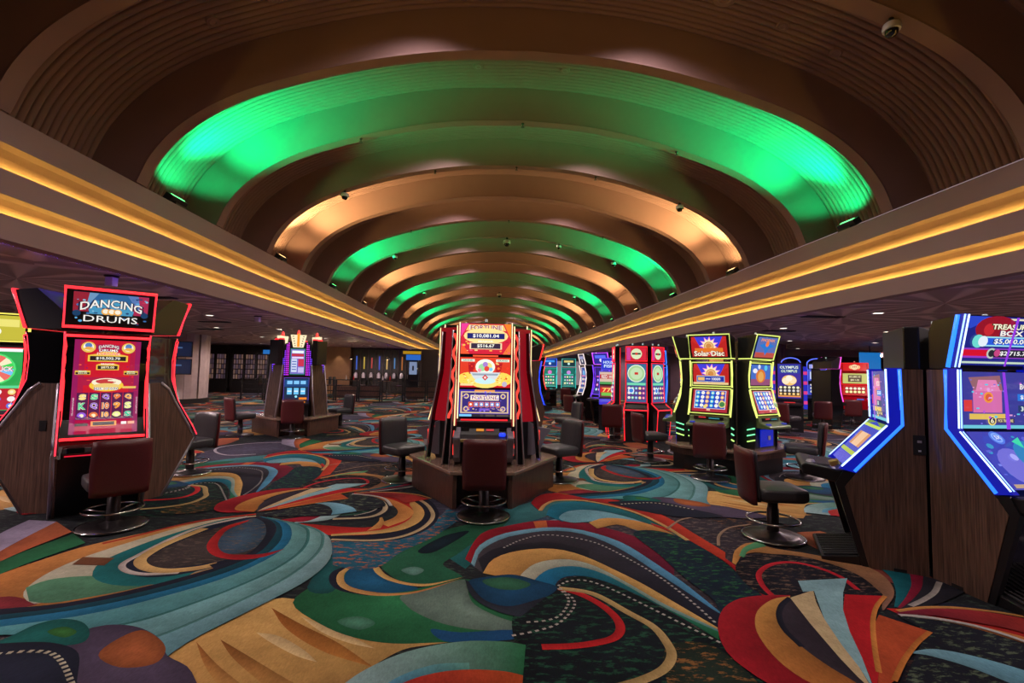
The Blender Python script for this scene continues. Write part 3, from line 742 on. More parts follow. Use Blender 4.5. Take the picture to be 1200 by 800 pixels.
# ---- swivel chair: faces local +y
def chair_meshes():
    M_ = {}
    M_['base'] = MB().mat('dark_metal').lathe([(.3, 0), (.305, .012), (.29, .03), (.2, .045), (.09, .06), (.06, .075)], 32)
    M_['base_rim'] = MB().mat('chrome').ring((0, 0, .018), .3, .011, 32)
    M_['column'] = MB().mat('dark_metal').lathe([(.06, .06), (.058, .3), (.05, .31), (.05, .41)], 16)
    f = MB().mat('chrome').ring((0, 0, .19), .255, .011, 32)
    for i in range(3):
        a = 2*math.pi*i/3+.5; f.tube([(.05*math.cos(a), .05*math.sin(a), .16), (.255*math.cos(a), .255*math.sin(a), .19)], .008)
    M_['foot_ring'] = f
    return M_
def soft_box(mat, c, d, bulge=.02, n=6):
    """cushion: a box with a domed top"""
    mb = MB().mat(mat); x, y, z = d[0]/2, d[1]/2, d[2]
    vs = []; fs = []; mb.smooth = True
    rows = [(-.02, .0, .92), (0, .25, 1.0), (.0, .8, 1.0)]
    ring = []
    def loop(zz, s): return [(c[0]+sx*x*s, c[1]+sy*y*s, c[2]+zz) for sx, sy in rim]
    rim = []
    for i in range(32):
        a = 2*math.pi*i/32; ca, sa = math.cos(a), math.sin(a); e = .28
        rim.append((math.copysign(abs(ca)**e, ca), math.copysign(abs(sa)**e, sa)))
    levels = [(0, .88), (.12*z, .97), (.3*z, 1), (.75*z, 1), (.93*z, .97), (z, .88), (z+bulge*.7, .6), (z+bulge, .25)]
    for zz, s in levels: vs += loop(zz, s)
    k = 32
    for i in range(len(levels)-1): fs += [(i*k+j, i*k+(j+1) % k, (i+1)*k+(j+1) % k, (i+1)*k+j) for j in range(k)]
    fs += [tuple(range(k-1, -1, -1)), tuple(range((len(levels)-1)*k, len(levels)*k))]
    return mb.add(vs, fs)
def back_panel(mat, z0, z1, w, y0, th, lean=.07, curve=.05, inset=0):
    """upright panel, slightly wrapped round the sitter, leaning back"""
    mb = MB().mat(mat); mb.smooth = True
    nx, nz = 10, 8; vs = []; fs = []
    def pt(i, j, side):
        u = i/nx*2-1; t = j/nz
        ww = w/2*(1-.10*(1-t)**2*0-.05*abs(t-.5)*2)
        e = max(0, abs(u)-.8)/.2; f2 = max(0, abs(t-.5)-.42)/.08
        rnd = 1-.5*max(e, f2)**3
        y = y0-lean*t+curve*(u*u)*(.4+.6*t)
        return (u*ww, y+(th/2 if side else -th/2)*rnd, z0+(z1-z0)*t-.012*e*(1 if t > .5 else -1)*(f2 > 0))
    for sd in (0, 1):
        for j in range(nz+1):
            for i in range(nx+1): vs.append(pt(i, j, sd))
    o = (nx+1)*(nz+1)
    for j in range(nz):
        for i in range(nx):
            a = j*(nx+1)+i; fs += [(a, a+1, a+nx+2, a+nx+1), (o+a+nx+1, o+a+nx+2, o+a+1, o+a)]
    edge = [i for i in range(nx+1)]+[j*(nx+1)+nx for j in range(1, nz+1)]+[nz*(nx+1)+i for i in range(nx-1, -1, -1)]+[j*(nx+1) for j in range(nz-1, 0, -1)]
    for a, b in zip(edge, edge[1:]+edge[:1]): fs.append((b, a, o+a, o+b))
    return mb.add(vs, fs)
def make_chair():
    root = empty('swivel_chair', (0, 0, 0))
    ms = chair_meshes()
    b = ms['base'].build('base', root); ms['base_rim'].build('base_rim', b)
    ms['column'].build('column', root); ms['foot_ring'].build('foot_ring', root)
    soft_box('leather_black', (0, .03, .41), (.5, .5, .13), .025).build('seat', root)
    bk = back_panel('leather_black', .40, .925, .47, -.235, .045).build('backrest', root)
    sh = back_panel('leather_red', .37, .935, .5, -.275, .04)
    sh.build('back_shell', root, label='dark red leather back shell')
    return root
CHAIR0 = make_chair(); FIRST = [True]
def chair(x, y, face, label, group):
    """face: compass angle of the direction the sitter looks, degrees from +x"""
    o = CHAIR0 if FIRST[0] else copy_tree(CHAIR0)
    FIRST[0] = False
    o.location = (x, y, .004); o.rotation_euler = (0, 0, R(face-90))
    return tag(o, label, 'chair', group)
def face_rot(deg): return R(deg+90)   # machine whose front looks along compass angle deg
def pol(o, d, deg): return (o[0]+d*math.cos(R(deg)), o[1]+d*math.sin(R(deg)), 0)
def loop_rect(c, hw, bot=0, top=None):
    """closed rectangle of points along a display edge: c is a list of (y, z)"""
    return [(-hw, y, z) for y, z in c]+[(hw, y, z) for y, z in reversed(c)]
def led(parent, pts, col, r=.012, st=2.2, closed=False, name='led_strip'):
    return MB().mat(glow(col, st)).tube(pts, r, 6, closed).build(name, parent)
def candle(parent, x, y, z, col=(200, 230, 220)):
    c = MB().mat('dark_metal').lathe([(.014, 0), (.014, .03)], 10, (x, y, z)).build('candle_lamp', parent)
    MB().mat(glow(col, .6)).lathe([(.02, .03), (.02, .065), (.014, .07)], 10, (x, y, z)).build('lamp_lens', c)

# ================================================================== SLOT MACHINES
rng = random.Random(11)
def symbol_grid(s, u0, v0, u1, v1, nx, ny, bg, pal, txt=None, cell=None):
    s.rel(u0, v0, u1, v1, bg)
    cu, cv = (u1-u0)/nx, (v1-v0)/ny; k = 0
    for j in range(ny):
        for i in range(nx):
            u, v = u0+cu*(i+.5), v0+cv*(ny-1-j+.5)
            if cell: s.rel(u-cu*.44, v-cv*.44, u+cu*.44, v+cv*.44, cell[(i+j) % len(cell)])
            c = pal[(k*7+i) % len(pal)]
            if txt and txt[k % len(txt)]: s.text(txt[k % len(txt)], u, v, cu*.62, cv*.68, c, bold=.03, edge=(250, 240, 210))
            else:
                r = min(cu*s.w, cv*s.h)
                s.disc(u, v, r*.4, c, n=10); s.disc(u, v, r*.2, (255, 240, 200), n=8)
            k += 1

def sparkle(s, n, pal, u0, v0, u1, v1, r=.012):
    """small glints and ornaments of a busy game picture"""
    for i in range(n):
        u, v, k = rng.uniform(u0, u1), rng.uniform(v0, v1), rng.uniform(.4, 1.2)*r
        if i % 3: s.disc(u, v, k, pal[rng.randrange(len(pal))], n=7, sy=rng.uniform(.5, 1))
        else: s.rel(u-k/s.w, v-k*.4/s.h, u+k/s.w, v+k*.4/s.h, pal[rng.randrange(len(pal))])

# ---------------------------------------------------------------- curved red machine (left cluster)
def drums_machine():
    d0 = .55
    Y = lambda d: d0-d
    root = empty('slot_machine', (0, 0, 0))
    outl = [(.22, 0), (.46, 0), (.84, .68), (.76, .80), (.70, .92), (.60, 1.2), (.54, 1.5), (.53, 1.75), (.56, 2.0), (.58, 2.04), (.22, 2.04)]
    MB().mat('black_plastic').prism([(Y(d), z) for d, z in outl], -.36, .36).build('body', root)
    sc = [(.80, .88), (.70, 1.08), (.635, 1.3), (.605, 1.5), (.595, 1.7), (.605, 1.88), (.625, 2.0)]
    cur = [(Y(d), z) for d, z in sc]
    fr = MB().mat('black_gloss')
    n = len(cur)
    fr.add([(x, y, z) for x in (-.372, .372) for y, z in cur]+[(x, y+.05, z) for x in (-.372, .372) for y, z in cur],
           [(i, n+i, n+i+1, i+1) for i in range(n-1)]+[(2*n+i, i, i+1, 2*n+i+1) for i in range(n-1)]+[(n+i, 3*n+i, 3*n+i+1, n+i+1) for i in range(n-1)])
    fr.build('screen_frame', root)
    led(root, loop_rect(cur, .368), (255, 40, 48), .017, 2.4, True)
    inner = [(Y(d)-.002, z) for d, z in [(.775, .925), (.70, 1.08), (.635, 1.3), (.605, 1.5), (.595, 1.7), (.604, 1.86), (.618, 1.96)]]
    s = Scr(0, 0, 0, 0, .585, curve=inner)
    s.full((150, 20, 90)); s.rel(.08, .0, .92, 1, (176, 16, 66)); s.rel(.16, .3, .84, 1, (205, 14, 44))
    sparkle(s, 40, [(230, 30, 60), (150, 20, 100), (250, 90, 60), (190, 20, 80)], .03, .45, .97, .9, .012)
    for u in (.2, .8):
        s.disc(u, .925, .062, (240, 200, 90)); s.disc(u, .93, .045, (250, 244, 235)); s.disc(u, .945, .03, (90, 130, 190)); s.disc(u, .915, .03, (240, 170, 80), sy=.6)
    s.text('DANCING', .5, .945, .30, .032, (250, 240, 220), arch=.5, edge=(60, 40, 120)); s.text('DRUMS', .5, .895, .28, .032, (255, 250, 240), edge=(60, 40, 120))
    s.poly([(.2, .84), (.2, .775), (.8, .775), (.8, .84), (.68, .855), (.6, .88), (.4, .88), (.32, .855)], (245, 200, 70))
    s.text('FORTUNE', .5, .857, .32, .026, (255, 90, 50), edge=(255, 240, 220))
    s.rel(.23, .785, .77, .832, (40, 24, 30)); s.text('$10,502.70', .5, .808, .36, .032, (255, 252, 240))
    s.poly([(.33, .735), (.33, .68), (.67, .68), (.67, .735), (.6, .755), (.4, .755)], (245, 200, 70)); s.rel(.35, .688, .65, .726, (40, 24, 30))
    s.text('$875.00', .5, .707, .2, .026, (255, 240, 200)); s.text('MAJOR', .5, .742, .2, .02, (255, 220, 240))
    for u, t in ((.14, '$55.00'), (.86, '$25.00')):
        s.rel(u-.11, .63, u+.11, .672, (235, 190, 70)); s.rel(u-.1, .634, u+.1, .655, (40, 26, 30)); s.text(t, u, .645, .13, .016, (255, 240, 200)); s.text('MINOR', u, .664, .12, .012, (190, 255, 240))
    s.disc(.5, .51, .15, (250, 200, 60), sy=.45); s.disc(.5, .545, .13, (250, 240, 210), sy=.4); s.disc(.49, .555, .09, (200, 60, 60), sy=.35); s.disc(.5, .50, .12, (240, 205, 120), sy=.3)
    s.text('DRUM OF GOLD', .5, .475, .34, .03, (255, 250, 230), edge=(60, 80, 160)); s.rel(.74, .478, .95, .50, (240, 200, 100))
    symbol_grid(s, .08, .13, .92, .435, 5, 3, (84, 12, 74), [(250, 220, 120), (250, 190, 110), (250, 250, 170), (60, 200, 160), (240, 240, 150), (250, 160, 60), (235, 120, 60), (150, 90, 220), (80, 210, 150)],
                ['S', 'S', 'Q', '9', 'Q', 'K', 'Q', '10', '9', 'S', '', '', '10', '', 'S'])
    for k in range(1, 5): s.rel(.08+.168*k-.004, .13, .08+.168*k+.004, .435, (225, 40, 60))
    s.text('243 WAYS', .035, .28, .02, .2, (255, 250, 250), bold=.0); s.text('243 WAYS', .965, .28, .02, .2, (255, 250, 250), bold=.0)
    s.rel(.30, .045, .67, .098, (240, 150, 60)); s.rel(.33, .053, .64, .09, (30, 24, 40)); s.rel(.08, .05, .26, .08, (40, 30, 40)); s.rel(.74, .055, .82, .085, (240, 235, 230)); s.rel(.84, .055, .94, .085, (240, 170, 140))
    s.build(root, 'screen', 'tall curved screen glowing crimson and purple')
    # topper
    tp = MB().mat('black_plastic')
    tp.prism([(Y(.60), 2.085), (Y(.74), 2.52), (Y(.52), 2.55), (Y(.25), 2.3), (Y(.25), 2.085)], -.395, .395); t = tp.build('topper', root)
    a, b = (Y(.612), 2.10), (Y(.748), 2.52)
    led(t, loop_rect([a, b], .40), (255, 40, 48), .02, 2.4, True)
    s = Scr(a[0]+.02*.28, 2.15, b[0]-.02*.28+.01, 2.48, .66)
    s.full((44, 96, 150)); s.rel(0, .25, .2, 1, (150, 30, 50)); s.rel(.8, .3, 1, 1, (170, 40, 80)); s.disc(.5, .45, .2, (70, 150, 190), sy=.7); s.rel(.0, 0, 1, .2, (20, 40, 96)); s.poly([(.2, 1), (.32, 1), (.16, .5)], (110, 150, 190)); s.poly([(.7, 1), (.85, 1), (.9, .4)], (90, 120, 180))
    sparkle(s, 40, [(90, 170, 220), (60, 110, 170), (200, 60, 80), (140, 190, 220), (30, 60, 110)], .03, .05, .97, .95, .016)
    s.disc(.05, .35, .035, (20, 60, 100)); s.disc(.95, .4, .035, (20, 60, 100))
    s.text('DANCING', .5, .72, .82, .26, (246, 240, 232), arch=.55, edge=(30, 30, 60), bold=.015); s.text('DRUMS', .5, .2, .72, .21, (250, 246, 240), bold=0)
    for u in (.42, .5, .58): s.disc(u, .45, .038, (240, 170, 70)); s.disc(u, .46, .026, (250, 240, 220))
    s.build(t, 'sign_screen')
    candle(root, .02, Y(.45), 2.5)
    # button shelf and ticket units
    MB().mat('dark_metal').prism([(Y(.60), .80), (Y(.88), .80), (Y(.90), .74), (Y(.86), .68), (Y(.60), .66)], -.33, .33).build('button_shelf', root, .01)
    for x in (-.22, -.02): MB().mat('black_gloss').box((x, Y(.885), .765), (.15, .03, .07), 0, R(-12)).build('ticket_unit', root, .008)
    MB().mat(glow((80, 190, 200), .8)).box((-.02, Y(.905), .785), (.09, .008, .015)).build('indicator', root)
    MB().mat(glow((240, 30, 60), .9)).box((-.1, Y(.90), .715), (.42, .01, .012)).build('indicator', root)
    MB().mat('chrome').lathe([(.016, 0), (.016, .02)], 12, (-.16, Y(.62)-.06, .46)).build('lock', root)
    MB().mat('black_gloss').prism([(Y(.46), .05), (Y(.78), .62), (Y(.76), .63), (Y(.44), .05)], -.3, .3).build('front_door', root)
    wo = [(.22, 0), (.50, 0), (.92, .70), (.82, .86), (.60, 1.22), (.46, 1.46), (.22, 1.46)]
    up = [(.22, 1.46), (.46, 1.46), (.60, 1.22), (.95, .74), (.90, .84), (.66, 1.22), (.555, 1.5), (.545, 1.75), (.58, 2.0), (.60, 2.04), (.22, 2.04)]
    for sx in (-1, 1):
        w = MB().mat('wood').prism([(Y(d), z) for d, z in wo], sx*.36, sx*.40).build('side_panel', root)
        MB().mat('silver').tube([(sx*.398, Y(d), z) for d, z in [(.50, 0), (.93, .71), (.83, .87), (.61, 1.22), (.52, 1.38), (.42, 1.46)]], .02, 4).build('silver_trim', w)
        u = MB().mat('black_gloss').prism([(Y(d), z) for d, z in up], sx*.36, sx*.392).build('upper_side_panel', root)
        led(u, [(sx*.38, Y(d), z) for d, z in [(.97, .74), (.91, .85), (.67, 1.22), (.565, 1.5), (.555, 1.75), (.59, 2.0), (.61, 2.04)]], (255, 50, 70), .008, 1.8)
        led(t, [(sx*.397, Y(d), z) for d, z in [(.60, 2.085), (.745, 2.52)]], (255, 50, 70), .009, 1.8)
    MB().mat('black_plastic').box((sx*.4026, Y(.36), .98), (.006, .07, .12)).build('lock_plate', root)
    return root
OD = (-4.73, 6.25); FD = -51
m0 = drums_machine()
def put_machine(m, O, d, deg, label, group):
    x, y, _ = pol(O, d, deg); m.location = (x, y, 0); m.rotation_euler = (0, 0, face_rot(deg)); return tag(m, label, 'slot machine', group)
GD = 'red curved machines of the left cluster'
put_machine(m0, OD, .55, FD, 'slot machine with red neon frame, tall crimson screen and DANCING DRUMS sign', GD)
put_machine(copy_tree(m0), OD, .55, FD+120, 'dark curved machine seen side-on behind the DANCING DRUMS screen, facing the pillar', GD)
put_machine(copy_tree(m0), OD, .55, FD-120, 'dark curved machine seen side-on at the left frame edge beside DANCING DRUMS', GD)

# ---------------------------------------------------------------- machine on a base with three stacked screens (centre)
def slot_base(O, degs, label, hgt=.46, reach=1.02, leg=True, wide=.36):
    """cabinet base: one straight front under every machine with a foot recess, and a sill-like counter top"""
    root = empty('machine_base', (O[0], O[1], 0))
    def q(g, d, w):
        c, s_ = math.cos(R(g)), math.sin(R(g)); return (c*d-s_*w, s_*d+c*w)
    top, pl, toe = [], [], []
    for g in sorted(degs):
        top += [q(g, reach, -wide*1.1), q(g, reach, wide*1.1)]
        r2, w2 = reach*.955, wide*1.02
        if leg: pl += [q(g, r2, -w2), q(g, r2, -w2+.05), q(g, r2-.26, -w2+.05), q(g, r2-.26, w2-.05), q(g, r2, w2-.05), q(g, r2, w2)]
        else: pl += [q(g, r2-.04, -w2), q(g, r2-.04, w2)]
        toe += [q(g, reach*.86, -wide), q(g, reach*.86, wide)]
    if leg:
        MB().mat('wood_base').vprism(pl, 0, hgt-.05).build('plinth', root)
    else:
        MB().mat('wood_base').vprism(pl, hgt-.17, hgt-.05).build('upper_plinth', root)
        MB().mat('black_plastic').vprism(toe, 0, hgt-.17).build('plinth', root)
    MB().mat('counter_top').vprism(top, hgt-.05, hgt).build('counter_top', root, .012)
    return tag(root, label, 'machine base', 'bases of the machine clusters')
def fortune_machine():
    d0 = .5; Y = lambda d: d0-d
    root = empty('slot_machine', (0, 0, 0))
    o1 = [(.24, .46), (.56, .46), (.60, .80), (.60, 1.02), (.54, 1.06), (.48, 1.45), (.46, 2.34), (.24, 2.34)]
    MB().mat('black_plastic').prism([(Y(d), z) for d, z in o1], -.36, .36).build('body', root)
    # top display
    s = Scr(Y(.485), 1.92, Y(.468), 2.335, .68, bright=1.1)
    s.full((214, 34, 60)); s.poly([(0, 1), (.16, 1), (0, .55)], (240, 60, 150)); s.poly([(.86, 1), (1, 1), (1, .5)], (255, 130, 40)); s.poly([(0, 0), (.18, 0), (.02, .35)], (255, 90, 50)); s.poly([(.84, 0), (1, 0), (1, .4)], (255, 120, 60))
    sparkle(s, 40, [(255, 140, 60), (255, 80, 120), (255, 190, 80), (190, 20, 60), (255, 220, 150)], .02, .02, .98, .98, .018)
    s.poly([(.1, .76), (.9, .76), (.84, .95), (.16, .95)], (250, 200, 110)); s.text('FORTUNE', .5, .86, .62, .15, (150, 60, 90), edge=(255, 240, 220))
    s.disc(.5, .58, .3, (255, 226, 150), sy=.36); s.rel(.11, .47, .89, .69, (250, 214, 140)); s.rel(.13, .49, .87, .67, (26, 34, 110)); s.text('$10,081.04', .5, .58, .52, .13, (255, 255, 250))
    s.text('MAJOR', .5, .40, .3, .06, (255, 250, 250)); s.rel(.18, .15, .82, .36, (246, 216, 170)); s.rel(.21, .17, .79, .34, (54, 40, 66)); s.text('$516.67', .5, .255, .34, .12, (255, 255, 240))
    s.build(root, 'top_screen')
    MB().mat(glow((255, 90, 50), 1.2)).box((0, Y(.505), 1.895), (.34, .02, .02)).build('light_bar', root)
    s = Scr(Y(.495), 1.47, Y(.487), 1.875, .68, bright=1.1)
    s.full((226, 60, 36)); s.rel(0, 0, 1, .14, (206, 24, 34)); s.disc(.18, .28, .15, (255, 216, 90), sy=.6); s.disc(.82, .28, .15, (255, 216, 90), sy=.6); s.disc(.5, .25, .22, (250, 224, 120), sy=.5)
    for u0, u1 in ((.16, .30), (.70, .84)): s.poly([(u0, .82), (u1, .82), ((u0+u1)/2+.03, .45), ((u0+u1)/2-.05, .45)], (180, 20, 30))
    sparkle(s, 60, [(255, 226, 110), (250, 180, 50), (255, 240, 170), (230, 90, 40)], .03, .12, .97, .45, .014); sparkle(s, 20, [(255, 120, 50), (250, 60, 40), (255, 190, 110)], .05, .5, .95, .82, .016)
    s.disc(.5, .68, .13, (240, 250, 230), sy=.8); s.disc(.44, .66, .05, (160, 220, 160)); s.disc(.56, .7, .05, (240, 220, 130)); s.disc(.5, .76, .035, (170, 130, 210)); s.disc(.53, .62, .035, (230, 70, 60)); s.disc(.39, .57, .025, (250, 150, 180)); s.disc(.61, .6, .025, (130, 200, 240))
    s.poly([(.2, .5), (.8, .5), (.72, .3), (.6, .2), (.4, .2), (.28, .3)], (214, 220, 226)); s.poly([(.24, .46), (.76, .46), (.74, .4), (.26, .4)], (150, 166, 180)); s.disc(.5, .22, .14, (200, 236, 240), sy=.3)
    s.poly([(.5, .43), (.56, .33), (.5, .23), (.44, .33)], (210, 30, 40)); s.poly([(.5, .38), (.53, .33), (.5, .28), (.47, .33)], (250, 220, 210))
    for u in (.16, .84): s.rel(u-.13, .85, u+.13, .93, (230, 240, 220)); s.text('GRAND', u, .89, .2, .05, (60, 120, 90))
    s.disc(.88, .12, .035, (190, 180, 200)); s.rel(.02, .06, .26, .12, (250, 220, 160))
    s.build(root, 'middle_screen')
    s = Scr(Y(.565), 1.085, Y(.505), 1.44, .68, bright=1.1)
    s.full((60, 40, 160)); s.rel(0, 0, 1, .1, (40, 36, 44)); s.rel(.01, .01, .25, .09, (120, 200, 250)); s.rel(.42, .01, .48, .09, (70, 60, 60)); s.rel(.52, .015, .7, .085, (86, 74, 70)); s.rel(.74, .015, .97, .085, (86, 74, 70))
    s.rel(.03, .13, .97, .93, (222, 190, 150)); s.rel(.06, .17, .94, .89, (54, 42, 120)); s.rel(.3, .93, .7, .99, (240, 150, 70)); s.rel(.22, .6, .78, .8, (236, 214, 190)); s.text('FORTUNE', .5, .7, .5, .12, (150, 70, 110), edge=(255, 255, 255))
    for i in range(6): s.rel(.185+.105*i, .36, .275+.105*i, .54, (240, 120, 50)); s.rel(.195+.105*i, .38, .265+.105*i, .52, (70, 140, 230) if i else (220, 40, 40)); s.disc(.23+.105*i, .45, .016, (255, 250, 240), n=8)
    for u, v in ((.14, .75), (.86, .75), (.14, .28), (.86, .28)): s.disc(u, v, .035, (230, 200, 150)); s.disc(u, v, .02, (90, 60, 150))
    s.rel(.4, .22, .6, .3, (120, 90, 200)); sparkle(s, 45, [(110, 80, 220), (220, 180, 140), (70, 60, 190), (240, 120, 80), (150, 130, 240)], .08, .18, .92, .35, .012); sparkle(s, 25, [(150, 130, 240), (220, 180, 140), (90, 60, 190)], .06, .56, .94, .9, .012); s.build(root, 'lower_screen')
    for x in (-.355, .355): led(root, [(x, Y(.575), 1.06), (x, Y(.505), 1.47), (x, Y(.478), 2.35)], (255, 226, 180), .008, 1.6)
    # light columns with a red twisting band
    for sx in (-1, 1):
        col = MB().mat('silver')
        for dx in (-.04, .05):
            col.tube([(sx*(.485+dx), Y(.62), .47), (sx*(.455+dx*.8), Y(.57), 1.1), (sx*(.425+dx*.75), Y(.47), 1.7), (sx*(.415+dx*.7), Y(.45), 2.24)], .012, 6)
        c = col.build('light_column', root)
        pan = MB().mat('black_gloss'); z0, z1 = .47, 2.24
        def cx(z): return sx*((.485+(.455-.485)*(z-.47)/.63) if z < 1.1 else ((.455+(.425-.455)*(z-1.1)/.6) if z < 1.7 else .425-.01*(z-1.7)/.54))
        def cd(z): return (.62+(.57-.62)*(z-.47)/.63) if z < 1.1 else ((.57+(.47-.57)*(z-1.1)/.6) if z < 1.7 else .47-.02*(z-1.7)/.54)
        zs = [z0+(z1-z0)*i/30 for i in range(31)]
        pan.add([(cx(z)+e, Y(cd(z)-.012), z) for z in zs for e in (-.042, .042)], [(2*i, 2*i+1, 2*i+3, 2*i+2) for i in range(30)]).build('back_plate', c)
        tw = MB().mat(glow((255, 70, 56), 1.3)); zz = [1.06+(2.2-1.06)*i/40 for i in range(41)]
        tw.add([(cx(z)+(.006+.024*math.sin(z*22))*(1 if e else 1)+(-.020 if e == 0 else .020), Y(cd(z)-.004), z) for z in zz for e in (0, 1)], [(2*i, 2*i+1, 2*i+3, 2*i+2) for i in range(40)]).build('twisted_light', c)
    # deck
    MB().mat('black_plastic').prism([(Y(.52), 1.03), (Y(.66), .86), (Y(.78), .82), (Y(.78), .78), (Y(.52), .78)], -.36, .36).build('button_deck', root, .01)
    MB().mat(glow((255, 40, 50), 1.2)).box((0, Y(.575), 1.045), (.62, .02, .018)).build('red_light_bar', root)
    def dk(t): return (Y(.535+.12*t), 1.018-.145*t)
    y_, z_ = dk(.35); MB().mat(glow((60, 170, 190), .8)).box((.0, y_-.006, z_), (.15, .006, .02), 0, R(-40)).build('display', root)
    y_, z_ = dk(.68)
    MB().mat(glow((240, 150, 30), .8)).box((-.05, y_-.006, z_), (.1, .006, .035), 0, R(-40)).build('button', root)
    MB().mat(glow((220, 50, 60), .8)).box((.08, y_-.006, z_), (.1, .006, .025), 0, R(-40)).build('button', root)
    MB().mat(glow((30, 60, 255), 1.6)).lathe([(.042, 0), (.042, .03), (.035, .04)], 18, (.24, Y(.69), .85)).build('spin_button', root)
    for x in (-.26, .27): MB().mat('black_gloss').box((x, dk(.4)[0]-.003, dk(.4)[1]), (.13, .008, .13), 0, R(-40)).build('speaker', root)
    MB().mat('gold_trim').box((0, Y(.785), .80), (.74, .02, .035)).build('deck_edge', root, .006)
    # glossy red wings of the cabinet side
    for sx in (-1, 1):
        w = MB().mat(glow((176, 10, 30), .55)).prism([(Y(d), z) for d, z in [(.24, .98), (.70, .98), (.56, 1.4), (.53, 2.3), (.24, 2.3)]], sx*.36, sx*.385).build('side_wing', root)
        led(w, [(sx*.384, Y(d), z) for d, z in [(.705, .98), (.565, 1.4), (.535, 1.8), (.535, 2.3)]], (255, 220, 160), .008, 1.5)
        MB().mat('black_plastic').prism([(Y(d), z) for d, z in [(.24, .46), (.56, .46), (.70, .80), (.66, .98), (.24, .98)]], sx*.36, sx*.382).build('lower_side_panel', root)
        # hooded cup beside the deck
        h = MB().mat('grey_deck').prism([(Y(d), z) for d, z in [(.50, 1.0), (.70, .90), (.92, .86), (.92, .83), (.82, .74), (.74, .58), (.62, .50), (.5, .5)]], sx*.30, sx*.385).build('side_console', root, .012)
        led(h, [(sx*.389, Y(d), z) for d, z in [(.60, .90), (.70, .84), (.70, .72), (.66, .6)]], (255, 60, 50), .01, 1.4)
    MB().mat('white_plastic').box((.392, Y(.72), .66), (.006, .08, .08)).build('notice_sticker', root)
    candle(root, 0, Y(.35), 2.34, (200, 200, 190))
    return root
OC = (-.03, 7.05)
slot_base(OC, (-90, 30, 150), 'brown three-lobed machine base under the $10,081.04 machine in the centre', reach=1.03, wide=.36)
f0 = fortune_machine(); GC = 'machines of the centre cluster'
put_machine(f0, OC, .5, -90, 'slot machine with three stacked screens reading $10,081.04 and $516.67', GC)
put_machine(copy_tree(f0), OC, .5, 30, 'machine with red glossy side on the right of the $10,081.04 machine, facing away', GC)
put_machine(copy_tree(f0), OC, .5, 150, 'machine with red glossy side on the left of the $10,081.04 machine, facing away', GC)

